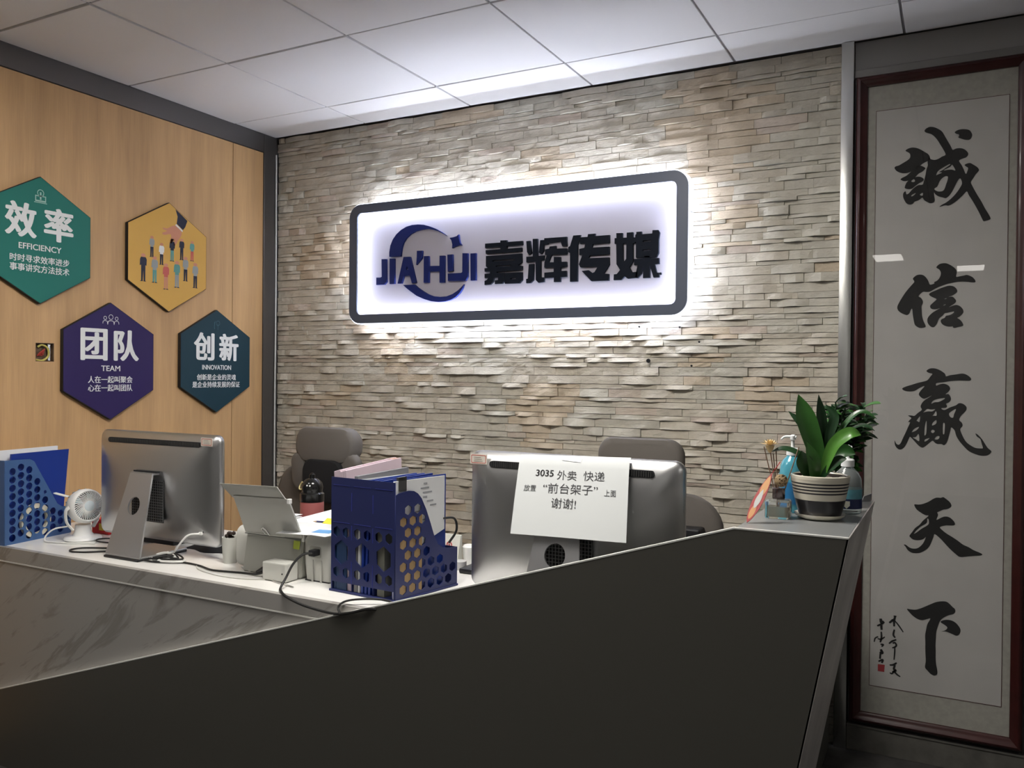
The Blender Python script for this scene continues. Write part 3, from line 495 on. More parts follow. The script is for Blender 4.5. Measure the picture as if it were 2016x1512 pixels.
def shown(s):
    u, v = px((s[0]+s[1])/2, YW, (s[2]+s[3])/2)
    if not (0 < u < 2016 and 0 < v < 1512): return 0
    if s[0] > -2.62 and s[1] < -0.93 and s[2] > 1.6 and s[3] < 2.17: return 0
    if v > 1030-0.0*u: return 0
    p = cmi @ Vector((s[0], YW, s[2]))
    return (s[1]-s[0])*(s[3]-s[2])/p.z**2
stones.sort(key=shown, reverse=True)
rest = B(); rl = rest.loops.layers.float_color.new('tint')
for i, s in enumerate(stones):
    if i < 300:
        bm = B(); la = bm.loops.layers.float_color.new('tint'); stone_bm(bm, *s, la); obj('stone', bm, M_stone, wb)
    else: stone_bm(rest, *s, rl)
tag(obj('stone_courses', rest, M_stone, wb), kind='stuff')
# small fixing holes and plugs left in the stone
for i, (x, z_, r_) in enumerate(((-0.985, 1.560, 0.004), (-1.155, 1.565, 0.004), (-0.905, 1.50, 0.004), (-1.115, 1.425, 0.009), (-0.935, 1.405, 0.004))):
    bm = B(); lathe(bm, [(r_, 0), (r_*0.9, 0.006)], (x, YW-0.012, z_), 10, Matrix.Rotation(PI/2, 3, 'X'))
    obj('screw_plug', bm, M_blackm, wb, True)
# steel strip at the end of the stone, dark glass panels beyond it
bm = B(); box(bm, (-0.386, YW-0.022, 0), (-0.343, YW+0.026, HC), 0.002, 2)
tag(obj('trim_3', bm, M_steel, None, True), 'brushed steel strip between stone wall and framed calligraphy', kind='structure')
wr = thing('wall_back_panels', 'dark glossy panels behind and above the framed calligraphy', None, (0.9, YW, 0), kind='structure')
bm = B(); box(bm, (-0.342, YW+0.006, 0.095), (XR, YW+0.026, 2.483), 0.001, 1); obj('wall_panel', bm, mat('dark_gloss', (0.05, 0.048, 0.046), 0.15), wr)
bm = B(); box(bm, (-0.342, YW+0.002, 2.487), (XR, YW+0.026, HC), 0.001, 1); obj('wall_panel', bm, mat('grey_gloss', (0.26, 0.25, 0.245), 0.12), wr)
bm = B(); box(bm, (-0.342, YW-0.004, 2.458), (XR, YW+0.006, 2.486), 0.001, 1)
tag(obj('trim_4', bm, mat('grey_rail', (0.22, 0.21, 0.20), 0.3, 0.6)), 'narrow grey rail above the framed calligraphy', kind='structure')
bm = B(); box(bm, (-0.342, YW-0.012, 0.0), (XR, YW+0.026, 0.088), 0.001, 1); box(bm, (-0.342, YW-0.016, 0.088), (XR, YW+0.026, 0.095), 0.0005, 1)
tag(obj('baseboard_back', bm, mat('skirting', (0.10, 0.095, 0.085), 0.5, var=(20, 0.3))), 'dark grey skirting below the framed calligraphy', kind='structure')

# ------------------------------------------------------------------ reception counter
YF = 1.735
ct = thing('reception_counter', 'long reception counter with veined marble front, white top and slanted dark metal front', 'counter', (-1.6, 2.0, 0))
bm = B(); box(bm, (XL+0.008, 1.742, 0.712), (-0.42, 2.36, 0.75), 0.0015, 1); obj('worktop', bm, M_top, ct)
bm = B(); box(bm, (XL+0.008, 1.7412, 0.704), (-1.30, 1.7585, 0.7505), 0.001, 1); obj('top_edge_band', bm, M_marble, ct)
bm = B(); box(bm, (XL+0.008, 1.7405, 0.6993), (-1.30, 1.758, 0.7035)); obj('joint_strip', bm, mat('joint_white', (0.75, 0.73, 0.70), 0.4), ct)
bm = B(); box(bm, (XL+0.008, 1.744, 0.0), (-1.20, 1.762, 0.699), 0.001, 1); obj('front_panel', bm, M_marble, ct)['label'] = 'grey veined marble front'
# slanted dark metal front
def cz(x): return 0.257+(x+2.914)*0.3128
face = [(XL+0.008, 0.0), (-0.377, 0.0), (-0.1795, 1.0475), (-0.398, 1.0475), (XL+0.008, cz(XL+0.008))]
bm = B()
plate(bm, [face], frame((0, YF-0.004, 0), (1, 0, 0), (0, 0, 1)), 0.004)
obj('slanted_front', bm, M_darkpanel, ct)['label'] = 'dark slanted front panel'
# bright top edge of the slanted sheet
bm = B()
def edge(bm, p, q, y0, y1, t):
    p = Vector((p[0], 0, p[1])); q = Vector((q[0], 0, q[1])); d = (q-p).normalized(); n = Vector((-d.z, 0, d.x))
    vs = []
    for a in (p, q):
        for y, k in ((y0, 0), (y1, 0), (y1, t), (y0, t)): vs.append(a+Vector((0, y, 0))+n*k)
    bv = [bm.verts.new(v) for v in vs]
    for f in ((0, 1, 2, 3), (7, 6, 5, 4), (0, 4, 5, 1), (1, 5, 6, 2), (2, 6, 7, 3), (3, 7, 4, 0)): bm.faces.new([bv[i] for i in f])
edge(bm, (XL+0.008, cz(XL+0.008)+0.0003), (-0.398, 1.0478), YF-0.0085, 1.7435, 0.003)
edge(bm, (-0.398, 1.0478), (-0.1795, 1.0478), YF-0.0085, YF+0.001, 0.0028)
obj('edge_strip', bm, mat('bright_edge', (0.80, 0.80, 0.77), 0.35, 0.25), ct)
# raised end block: top, side and back
bm = B(); box(bm, (-0.396, YF+0.001, 1.040), (-0.181, 2.30, 1.050), 0.001, 1); obj('end_top', bm, mat('steel_top', (0.34, 0.35, 0.35), 0.35, 0.5), ct)
bm = B()
def quadprism(bm, pts, d):
    a = [bm.verts.new(Vector(p)) for p in pts]; b_ = [bm.verts.new(Vector(p)+Vector(d)) for p in pts]; n = len(a)
    bm.faces.new(a); bm.faces.new(b_[::-1])
    for i in range(n): bm.faces.new((a[i], b_[i], b_[(i+1) % n], a[(i+1) % n]))
quadprism(bm, [(-0.1785, YF-0.008, 1.0495), (-0.1785, 2.302, 1.0495), (-0.3765, 2.302, 0.0), (-0.3765, YF-0.008, 0.0)], (-0.004, 0, 0))
obj('side_panel', bm, mat('steel_side', (0.60, 0.57, 0.55), 0.42, 0.35, var=(5, 0.3)), ct)['label'] = 'brushed steel end panel leaning inward'
bm = B()
quadprism(bm, [(-0.395, YF+0.002, 0.0), (-0.395, YF+0.002, 1.0395), (-0.185, YF+0.002, 1.0395), (-0.383, YF+0.002, 0.0)], (0, 0.56, 0))
obj('end_block', bm, M_darkpanel, ct)
bm = B(); box(bm, (XL+0.01, 1.764, 0), (-2.9, 2.3, 0.711)); obj('carcass', bm, M_darkpanel, ct)
bm = B(); box(bm, (-1.18, 1.764, 0), (-0.42, 1.79, 0.711)); obj('inner_panel', bm, M_darkpanel, ct)

# ------------------------------------------------------------------ illuminated company sign
sg = thing('wall_sign', 'large backlit white rectangular sign with dark rounded frame on the stone wall', 'sign', (-1.757, 3.26, 1.604))
SCX, SCZ, SW, SH = -1.757, 1.886, 0.827, 0.282
SY = 3.20
bm = B(); plate(bm, [rrect(SW, SH, 0.062, 8), rrect(SW-0.044, SH-0.040, 0.024, 6)], frame((SCX, SY+0.005, SCZ), (1, 0, 0), (0, 0, 1)), 0.004, bev=0.001)
obj('sign_frame', bm, mat('sign_frame_grey', (0.085, 0.10, 0.14), 0.4, 0.1), sg, True)
bm = B(); plate(bm, [rrect(SW+0.006, SH+0.006, 0.066, 8), rrect(SW-0.006, SH-0.006, 0.055, 6)], frame((SCX, SY+0.0345, SCZ), (1, 0, 0), (0, 0, 1)), 0.0255)
obj('acrylic_rim', bm, mat('lit_acrylic', (0.9, 0.9, 0.95), 0.4, emit=LED_COL, estr=LED_SIDE), sg)['label'] = 'glowing white acrylic side'
bm = B(); plate(bm, [rrect(SW-0.007, SH-0.007, 0.055, 6)], frame((SCX, SY+0.052, SCZ), (1, 0, 0), (0, 0, 1)), 0.003)
obj('face_panel', bm, mat('sign_face', (0.40, 0.38, 0.43), 0.7, spec=0.2), sg)
# LED strips inside the rim shine across the face; more behind the box shine on the stone
def strips(name, y, dx, dz, m, thick, half):
    bm = B()
    box(bm, (SCX-dx+0.03, y-half, SCZ+dz-thick), (SCX+dx-0.03, y+half, SCZ+dz))
    box(bm, (SCX-dx+0.03, y-half, SCZ-dz), (SCX+dx-0.03, y+half, SCZ-dz+thick))
    box(bm, (SCX-dx, y-half, SCZ-dz+0.03), (SCX-dx+thick, y+half, SCZ+dz-0.03))
    box(bm, (SCX+dx-thick, y-half, SCZ-dz+0.03), (SCX+dx, y+half, SCZ+dz-0.03))
    obj(name, bm, m, sg)
strips('led_strip', SY+0.036, SW-0.007, SH-0.007, mat('led_inner', (0.9, 0.9, 0.9), 0.5, emit=LED_COL, estr=LED_IN), 0.004, 0.009)
strips('led_strip', SY+0.068, SW-0.012, SH-0.012, mat('led_back', (0.9, 0.9, 0.9), 0.5, emit=LED_COL, estr=LED_BACK), 0.004, 0.005)
for x, z_ in ((SCX-SW+0.05, SCZ-SH), (SCX-0.45, SCZ-SH), (SCX+0.1, SCZ-SH), (SCX+0.62, SCZ-SH)):
    bm = B(); box(bm, (x-0.0012, SY+0.012, z_-0.008), (x+0.0012, SY+0.05, z_-0.0055)); obj('clip', bm, M_trim, sg)
for z_ in (SCZ+0.12, SCZ-0.12):
    bm = B(); box(bm, (SCX+SW+0.0055, SY+0.012, z_-0.0012), (SCX+SW+0.008, SY+0.05, z_+0.0012)); obj('clip', bm, M_trim, sg)
for x in (SCX-0.6, SCX, SCX+0.6):
    bm = B(); box(bm, (x-0.02, SY+0.056, SCZ-0.03), (x+0.02, 3.30, SCZ+0.03)); obj('mounting_bracket', bm, M_trim, sg)
S4 = 1e-4
def rg(shape): return [[(x*S4, z*S4) for x, z in ring] for ring in shape]
M_logo = mat('logo_blue', (0.008, 0.014, 0.085), 0.6, spec=0.15)
M_char = mat('sign_letter_black', (0.006, 0.008, 0.013), 0.6, spec=0.1)
LY = SY+0.042
def raised(name, shapes, m, smooth=0):
    bm = B()
    for sh in shapes: plate(bm, rg(sh), frame((0, LY, 0), (1, 0, 0), (0, 0, 1)), 0.006, smooth)
    return obj(name, bm, m, sg)
raised('crescent', CRESCENT, M_logo, 0); raised('star', STAR, M_logo)
for L in LATIN: raised('letter', L, M_logo)
for L in HAN: raised('character', L, M_char)

# ------------------------------------------------------------------ framed calligraphy
cg = thing('framed_calligraphy', 'tall dark red framed scroll of five large black brush characters', 'picture', (-0.06, 3.28, 0.109))
M_rf = mat('dark_red_wood', (0.042, 0.009, 0.008), 0.35, coat=0.15, var=(12, 0.3))
FX0, FX1, FZ0, FZ1 = -0.333, 0.210, 0.109, 2.453
def moulding(p0, p1, inward):
    """frame rail from p0 to p1 along the outer edge, mitred"""
    prof = [(0.0, 0.0), (0.0, 0.026), (0.006, 0.034), (0.014, 0.036), (0.022, 0.028), (0.030, 0.026), (0.037, 0.020), (0.039, 0.0)]
    p0 = Vector(p0); p1 = Vector(p1); d = (p1-p0).normalized(); w = Vector(inward)
    bm = B(); L = []
    for base, s in ((p0, 1), (p1, -1)):
        L.append([base+w*a+d*s*a+Vector((0, -h, 0)) for a, h in prof])
    loft(bm, L)
    o = obj('frame_rail', bm, M_rf, cg, True)
FY = YW+0.004
moulding((FX0, FY, FZ0), (FX0, FY, FZ1), (1, 0, 0)); moulding((FX1, FY, FZ0), (FX1, FY, FZ1), (-1, 0, 0))
moulding((FX0, FY, FZ0), (FX1, FY, FZ0), (0, 0, 1)); moulding((FX0, FY, FZ1), (FX1, FY, FZ1), (0, 0, -1))
bm = B(); box(bm, (FX0+0.03, YW-0.008, FZ0+0.03), (FX1-0.03, YW+0.003, FZ1-0.03)); obj('mount', bm, mat('mount_silk', (0.33, 0.32, 0.285), 0.8, var=(60, 0.12)), cg)
bm = B(); box(bm, (-0.266, YW-0.0090, 0.246), (0.147, YW-0.0081, 2.325)); obj('scroll_paper', bm, mat('rice_paper', (0.42, 0.41, 0.39), 0.8, var=(9, 0.05)), cg)
bm = B()
for lo, hi in (((-0.268, 0.2445), (0.149, 0.2465)), ((-0.268, 2.3245), (0.149, 2.3265)), ((-0.268, 0.2465), (-0.2665, 2.3245)), ((0.1475, 0.2465), (0.149, 2.3245))):
    box(bm, (lo[0], YW-0.0094, lo[1]), (hi[0], YW-0.0092, hi[1]))
obj('border_line', bm, mat('thin_brown', (0.10, 0.05, 0.05), 0.8), cg)
FI = frame((0, YW-0.0100, 0), (1, 0, 0), (0, 0, 1))
for ch in INK:
    bm = B()
    for sh in ch: plate(bm, rg(sh), FI, 0.0, 3)
    obj('brush_character', bm, M_ink, cg)
bm = B()
for w_, pts in SIGNATURE: band(bm, [(x*S4, z*S4) for x, z in pts], w_*S4*1.8, FI)
obj('signature', bm, M_ink, cg)
bm = B(); plate(bm, rg(SEAL[0]), FI); obj('red_seal', bm, mat('seal_red', (0.28, 0.03, 0.035), 0.8), cg)
mg = bpy.data.materials.new('picture_glass'); mg.use_nodes = True
nt = mg.node_tree; nt.nodes.clear()
o_ = nt.nodes.new('ShaderNodeOutputMaterial'); mx = nt.nodes.new('ShaderNodeMixShader'); tr = nt.nodes.new('ShaderNodeBsdfTransparent'); gl = nt.nodes.new('ShaderNodeBsdfGlossy')
lw = nt.nodes.new('ShaderNodeLayerWeight'); pw = nt.nodes.new('ShaderNodeMath'); pw.operation = 'POWER'; pw.inputs[1].default_value = 5; lw.inputs[0].default_value = 0.5
fr = nt.nodes.new('ShaderNodeMath'); fr.operation = 'MULTIPLY_ADD'; fr.inputs[1].default_value = 0.92; fr.inputs[2].default_value = 0.032; nt.links.new(lw.outputs['Facing'], pw.inputs[0]); nt.links.new(pw.outputs[0], fr.inputs[0]); gl.inputs['Roughness'].default_value = 0.0
nt.links.new(fr.outputs[0], mx.inputs[0]); nt.links.new(tr.outputs[0], mx.inputs[1]); nt.links.new(gl.outputs[0], mx.inputs[2]); nt.links.new(mx.outputs[0], o_.inputs[0])
bm = B(); v = [bm.verts.new(p) for p in ((FX0+0.038, YW-0.014, FZ0+0.038), (FX1-0.038, YW-0.014, FZ0+0.038), (FX1-0.038, YW-0.014, FZ1-0.038), (FX0+0.038, YW-0.014, FZ1-0.038))]; bm.faces.new(v)
obj('glass', bm, mg, cg)

# ------------------------------------------------------------------ hexagonal plaques on the oak wall
M_hexside = mat('plaque_edge_black', (0.012, 0.011, 0.010), 0.6)
M_print = mat('printed_white', (0.80, 0.82, 0.82), 0.6)
HXX = XL+0.02
def hexpts(s): return [(s*math.sin(math.radians(60*k)), s*math.cos(math.radians(60*k))) for k in range(6)]
def plaque(name, label, y, z_, col):
    t = thing(name, label, 'plaque', (XL, y, z_-0.2458), 'hexagonal plaques on the oak wall')
    bm = B(); plate(bm, [hexpts(0.2458)], frame((XL+0.0105, y, z_), (0, 1, 0), (0, 0, 1)), 0.0085); obj('board', bm, M_hexside, t)
    bm = B(); plate(bm, [hexpts(0.2435)], frame((HXX-0.0005, y, z_), (0, 1, 0), (0, 0, 1)), 0.0005); obj('printed_face', bm, mat('face_'+name, col, 0.55), t)
    return t, frame((HXX+0.0006, y, z_), (0, 1, 0), (0, 0, 1))
def ring2(r0, r1, c, n=20): return [[(c[0]+r*math.cos(2*PI*i/n), c[1]+r*math.sin(2*PI*i/n)) for i in range(n)] for r in (r0, r1)]
def words(t, F, big, mid, lines, midw, lw):
    for ch, cx in zip(big, (-0.077, 0.075)):
        bm = B(); text(bm, ch, F, (cx, 0.068, 0.124, 0.132), 0.042); obj('large_character', bm, M_print, t)
    bm = B(); text(bm, mid, F, (0, -0.030, midw, 0.023), 0.03); obj('small_word', bm, M_print, t)
    for ln, zz, w_ in zip(lines, (-0.077, -0.112), lw):
        bm = B(); text(bm, ln, F, (0, zz, w_, 0.029), 0.022); obj('text_line', bm, M_print, t)
t, F = plaque('teal_plaque', 'green hexagonal plaque with white writing, upper left, cut by the picture edge', 2.019, 1.867, (0.009, 0.165, 0.130))
words(t, F, '效率', 'EFFICIENCY', ('时时寻求效率进步', '事事讲究方法技术'), 0.172, (0.24, 0.24))
bm = B()
plate(bm, [[(-.022, .148), (.022, .148), (.022, .172), (-.022, .172)], [(-.018, .154), (.018, .154), (.018, .168), (-.018, .168)]], F)
plate(bm, ring2(0.014, 0.011, (0, 0.182)), F); plate(bm, [[(-.003, .156), (.003, .156), (.003, .185), (-.003, .185)]], F)
plate(bm, [[(-.026, .143), (.026, .143), (.026, .146), (-.026, .146)]], F)
obj('icon', bm, mat('icon_pale', (0.35, 0.55, 0.48), 0.6), t)
t, F = plaque('purple_plaque', 'purple hexagonal plaque with white writing, lowest on the oak wall', 2.327, 1.405, (0.020, 0.008, 0.088))
words(t, F, '团队', 'TEAM', ('人在一起叫聚会', '心在一起叫团队'), 0.090, (0.21, 0.21))
bm = B()
for cx, cz_, r_ in ((0, 0.185, 0.011), (-0.027, 0.180, 0.008), (0.027, 0.180, 0.008)):
    plate(bm, ring2(r_, r_-0.0022, (cx, cz_)), F)
    w_ = r_*1.5
    plate(bm, [[(cx-w_, cz_-r_*2.9), (cx-w_*0.9, cz_-r_*1.7), (cx-w_*0.4, cz_-r_*1.25), (cx+w_*0.4, cz_-r_*1.25), (cx+w_*0.9, cz_-r_*1.7), (cx+w_, cz_-r_*2.9), (cx+w_-.0022, cz_-r_*2.9), (cx+w_*0.72, cz_-r_*1.85), (cx+w_*.35, cz_-r_*1.5), (cx-w_*.35, cz_-r_*1.5), (cx-w_*.72, cz_-r_*1.85), (cx-w_+.0022, cz_-r_*2.9)]], F)
obj('icon', bm, M_print, t)
t, F = plaque('blue_green_plaque', 'dark blue-green hexagonal plaque with white writing, right of the purple one', 2.899, 1.417, (0.003, 0.034, 0.054))
words(t, F, '创新', 'INNOVATION', ('创新是企业的灵魂', '是企业持续发展的保证'), 0.178, (0.24, 0.292))
bm = B()
plate(bm, ring2(0.012, 0.010, (0.006, 0.182)), F); plate(bm, [[(.0045, .150), (.0065, .150), (.0065, .18), (.0045, .18)]], F)
plate(bm, [[(-.016, .152), (-.018, .165), (-.016, .186), (-.008, .192), (-.013, .184), (-.0155, .165), (-.0135, .154)]], F)
obj('icon', bm, mat('icon_dim', (0.06, 0.14, 0.17), 0.6), t)
t, F = plaque('yellow_plaque', 'yellow hexagonal plaque showing a hand picking one of many small people', 2.620, 1.879, (0.66, 0.39, 0.085))
M_skin = mat('print_skin', (0.60, 0.27, 0.17), 0.6); M_dk = mat('print_dark', (0.02, 0.025, 0.05), 0.6)
M_tq = mat('print_turquoise', (0.12, 0.33, 0.30), 0.6); M_gr = mat('print_grey', (0.30, 0.33, 0.33), 0.6); M_pk = mat('print_pink', (0.55, 0.12, 0.10), 0.6)
bm = B(); plate(bm, [[(.033, .222), (.062, .205), (.100, .180), (.088, .150), (.075, .134), (.040, .157), (.045, .190)]], F); obj('printed_sleeve', bm, M_dk, t)
bm = B(); plate(bm, [[(.037, .156), (.075, .131), (.072, .124), (.033, .149)]], F); obj('printed_cuff', bm, M_print, t)
bm = B(); plate(bm, [[(.034, .148), (.068, .124), (.062, .10), (.046, .080), (.036, .062), (.028, .055), (.024, .060), (.030, .078), (.024, .082), (.014, .066), (.006, .064), (.004, .072), (.010, .090), (.006, .105), (-.020, .098), (-.036, .098), (-.036, .106), (-.012, .116), (-.030, .120), (-.036, .128), (-.012, .128), (.010, .140)]], F, 0, 2)
obj('printed_hand', bm, M_skin, t)
people = [(-.092, .036, .095, M_gr, M_dk), (-.041, .010, .10, M_print, M_dk), (.016, .035, .105, M_dk, M_tq), (.069, .045, .10, M_dk, M_dk), (.128, .045, .095, M_tq, M_pk),
          (-.136, -.061, .125, M_dk, M_dk), (-.077, -.064, .12, M_gr, M_tq), (-.017, -.088, .12, M_pk, M_skin), (.043, -.072, .125, M_tq, M_gr), (.091, -.042, .115, M_gr, M_dk), (.147, -.066, .12, M_gr, M_dk)]
for x, z_, h, m1, m2 in people:
    G = frame((HXX+0.0006, 2.620+x, 1.879+z_), (0, 1, 0), (0, 0, 1)); w_ = h*0.11
    bm = B()
    bm2 = [([(w_*.9*math.cos(a*PI/5), h*.42+h*.065*math.sin(a*PI/5)) for a in range(10)], 0),
           ([(-w_*.9, h*.36), (w_*.9, h*.36), (w_*1.3, h*.28), (w_*1.2, h*.06), (w_*.8, h*.08), (w_*.8, -h*.02), (-w_*.8, -h*.02), (-w_*.8, h*.08), (-w_*1.3, h*.06), (-w_*1.2, h*.28)], 1),
           ([(-w_*.8, -h*.02), (w_*.8, -h*.02), (w_*.75, -h*.46), (w_*.15, -h*.46), (0, -h*.1), (-w_*.2, -h*.46), (-w_*.8, -h*.46)], 2),
           ([(-w_*.9, -h*.46), (-w_*.1, -h*.46), (-w_*.2, -h*.49), (-w_*1.2, -h*.49)], 3), ([(w_*.1, -h*.46), (w_*.8, -h*.46), (w_*1.1, -h*.49), (w_*.1, -h*.49)], 3)]
    for pts, mi in bm2:
        n0 = len(bm.faces); plate(bm, [pts], G); bm.faces.ensure_lookup_table()
        for f in bm.faces[n0:]: f.material_index = mi
    obj('printed_figure', bm, [M_skin, m1, m2, M_dk], t)

# ------------------------------------------------------------------ two all-in-one computers seen from behind
def monitor(cx, label, foot_y, loc_group='computers on the counter'):
    t = thing('desktop_computer', label, 'computer', (cx, 1.9, 0.75), loc_group)
    W, Z0, Z1 = 0.294, 0.791, 1.156; H = (Z1-Z0)/2; zc = (Z0+Z1)/2
    def lp(inset, y, r, dz=0): return [(cx+a, y, zc+dz+b) for a, b in rrect(W-inset, H-inset, max(r-inset*0.4, 0.004), 6)]
    bm = B(); loft(bm, [lp(0.003, 1.972, 0.026), lp(0, 1.970, 0.026), lp(0, 1.958, 0.026), lp(0.004, 1.952, 0.026), lp(0.014, 1.944, 0.03), lp(0.035, 1.934, 0.04), lp(0.07, 1.924, 0.06), lp(0.11, 1.917, 0.08), lp(0.15, 1.914, 0.09)])
    obj('shell', bm, M_alu, t, 'all')
    bm = B(); loft(bm, [lp(0.004, 1.9725, 0.026), lp(0.004, 1.974, 0.026)]); obj('screen', bm, M_black, t)
    # vent slot below the top edge
    bm = B(); loft(bm, [[(cx+a, y, 1.124+b) for a, b in rrect(0.226, 0.0085, 0.0084, 4)] for y in (1.938, 1.9305)]); obj('vent_slot', bm, M_blackm, t)
    bm = B()
    for i in range(74):
        x = cx-0.219+i*0.006; box(bm, (x-0.0009, 1.9290, 1.117), (x+0.0009, 1.9304, 1.131))
    tag(obj('vent_bars', bm, mat('vent_bar', (0.05, 0.05, 0.05), 0.5), t), kind='stuff')
    # sheet stand with a round cable hole
    top = Vector((cx, 1.890, 1.022)); bot = Vector((cx, foot_y+0.004, 0.762)); L = (top-bot).length
    az = (top-bot).normalized()
    F = frame(bot, (1, 0, 0), az)
    wt, wb_ = 0.053, 0.083
    hole = [(0.028*math.cos(2*PI*i/24), L*0.60+0.030*math.sin(2*PI*i/24)) for i in range(24)]
    bm = B(); plate(bm, [[(-wb_, 0), (wb_, 0), (wt, L), (-wt, L)], hole], F, 0.003)
    box(bm, (cx-wt, 1.887, 1.019), (cx+wt, 1.920, 1.025)); box(bm, (cx-wb_, foot_y+0.001, 0.757), (cx+wb_, foot_y+0.19, 0.763), 0.001, 1)
    obj('stand', bm, M_alu2, t)
    bm = B(); box(bm, (cx-wb_-0.001, foot_y-0.006, 0.750), (cx+wb_+0.001, foot_y+0.19, 0.7575), 0.003, 2); obj('foot_pad', bm, M_black, t)
    bm = B(); box(bm, (cx-wt-0.002, 1.9, 1.0255), (cx+wt+0.002, 1.9165, 1.030)); obj('hinge_slot', bm, M_blackm, t)
    # mesh grille behind the stand
    bm = B(); box(bm, (cx-0.078, 1.9115, 0.86), (cx+0.078, 1.9135, 1.0)); obj('grille', bm, M_blackm, t)
    bm = B()
    for i in range(18): box(bm, (cx-0.076+i*0.0089, 1.9098, 0.862), (cx-0.0742+i*0.0089, 1.9114, 0.998))
    for j in range(16): box(bm, (cx-0.077, 1.9096, 0.8625+j*0.009), (cx+0.077, 1.9112, 0.864+j*0.009))
    tag(obj('grille_bars', bm, mat('grille_grey', (0.16, 0.16, 0.16), 0.5, 0.5), t), kind='stuff')
    bm = B()
    for k in range(3): box(bm, (cx+0.21+k*0.012, 1.931, 0.840), (cx+0.219+k*0.012, 1.936, 0.847), 0.0005, 1)
    obj('port', bm, M_black, t)
    return t
m1 = monitor(-2.390, 'silver all-in-one computer seen from behind, between the fan and the scanner', 1.815)
m2 = monitor(-0.862, 'silver all-in-one computer seen from behind with a printed notice taped to it', 1.815)
bm = B(); lathe(bm, [(0.011, 0), (0.011, 0.003), (0.008, 0.004)], (-1.115, 1.947, 0.832), 20, Matrix.Rotation(PI/2, 3, 'X')); obj('power_button', bm, M_alu2, m2, True)
def sticker(cx, cz_, y, par, ry=0.0):
    bm = B(); box(bm, (cx-0.026, y-0.0006, cz_-0.0135), (cx+0.026, y, cz_+0.0135)); obj('asset_label', bm, mat('label_cream', (0.72, 0.66, 0.58), 0.6), par)
    bm = B(); F = frame((cx, y-0.0009, cz_), (1, 0, 0), (0, 0, 1)); plate(bm, [rrect(0.0225, 0.0108, 0.003, 3), rrect(0.0208, 0.0092, 0.002, 3)], F)
    obj('label_border', bm, mat('label_red', (0.55, 0.10, 0.08), 0.6), par)
    bm = B()
    for k in range(3): box(bm, (cx-0.014, y-0.0010, cz_-0.006+k*0.005), (cx+0.013-k*0.003, y-0.0008, cz_-0.0045+k*0.005))
    obj('label_print', bm, mat('label_grey', (0.35, 0.33, 0.3), 0.6), par)
sticker(-2.137, 1.135, 1.9335, m1); sticker(-1.122, 1.135, 1.9335, m2)

# printed notice taped to the right computer
nt_ = thing('printed_notice', 'white printed paper notice taped across the back of the right computer', 'notice', (-0.86, 1.88, 0.945))
TL, TR, BR, BL = Vector((-0.998, 0, 1.153)), Vector((-0.699, 0, 1.160)), Vector((-0.677, 0, 0.969)), Vector((-0.983, 0, 0.962))
def npt(u, v, off=0.0):
    a = TL.lerp(TR, u); b_ = BL.lerp(BR, u); p = a.lerp(b_, v)
    y = 1.932-(1.155-p.z)*0.40+0.002*math.sin(u*5)+0.004*(1-v)**4
    if p.z > 1.145: y += (p.z-1.145)*0.6
    return Vector((p.x, y-off, p.z))
bm = B(); n = 14
g = [[bm.verts.new(npt(i/n, j/n)) for i in range(n+1)] for j in range(n+1)]
for j in range(n):
    for i in range(n): bm.faces.new((g[j][i], g[j][i+1], g[j+1][i+1], g[j+1][i]))
g2 = [[bm.verts.new(npt(i/n, j/n, -0.0003)) for i in range(n+1)] for j in range(n+1)]
for j in range(n):
    for i in range(n): bm.faces.new((g2[j][i], g2[j+1][i], g2[j+1][i+1], g2[j][i+1]))
obj('sheet', bm, M_notice, nt_, 'all')
def nline(body, u0, u1, vc, h, bold):
    bm = B(); text(bm, body, Matrix.Identity(4), ((u0+u1)/2, -vc, u1-u0, h), bold)
    for v in bm.verts: v.co = npt(v.co.x, -v.co.y, 0.0009)
    obj('printed_line', bm, mat('print_grey_ink', (0.05, 0.05, 0.055), 0.8), nt_)
nline('3035', 0.171, 0.335, 0.225, 0.082, 0.02); nline('外卖', 0.368, 0.545, 0.243, 0.118, 0.0); nline('快递', 0.607, 0.795, 0.240, 0.118, 0.0)
nline('放置', 0.076, 0.187, 0.420, 0.08, 0.0); nline('“前台架子”', 0.252, 0.742, 0.410, 0.125, 0.0); nline('上面', 0.80, 0.90, 0.435, 0.08, 0.0)
nline('谢谢!', 0.339, 0.560, 0.590, 0.125, 0.0)
bm = B(); v = [bm.verts.new(npt(a, b_, 0.0012)) for a, b_ in ((0.37, 0.0), (0.58, 0.02), (0.57, 0.075), (0.40, 0.055))]; bm.faces.new(v)
obj('tape', bm, mat('clear_tape', (0.85, 0.87, 0.9), 0.15, coat=0.5), nt_)

# ------------------------------------------------------------------ magazine files
def profile_at(prof, s):
    for (a, ha), (b_, hb) in zip(prof, prof[1:]):
        if a <= s <= b_: return ha+(hb-ha)*(s-a)/max(b_-a, 1e-6)
    return prof[-1][1]
def hexr(cx, cy, rx, rz): return [(cx+rx*math.sin(math.radians(60*k)), cy+rz*math.cos(math.radians(60*k))) for k in range(6)]
def circ(cx, cy, r, n=16): return [(cx+r*math.cos(2*PI*k/n), cy+r*math.sin(2*PI*k/n)) for k in range(n)]
og = thing('magazine_file', 'navy blue plastic three-slot desk file with hexagon cut-outs', 'desk organiser', (-1.41, 1.95, 0.75), 'desk files on the counter')
P_BL, P_C, P_R = Vector((-1.547, 1.846, 0.75)), Vector((-1.315, 1.827, 0.75)), Vector((-1.272, 2.071, 0.75))
e1 = (P_C-P_BL).normalized(); e2 = (P_R-P_C).normalized(); UZ = Vector((0, 0, 1)); W1 = (P_C-P_BL).length; W2 = (P_R-P_C).length
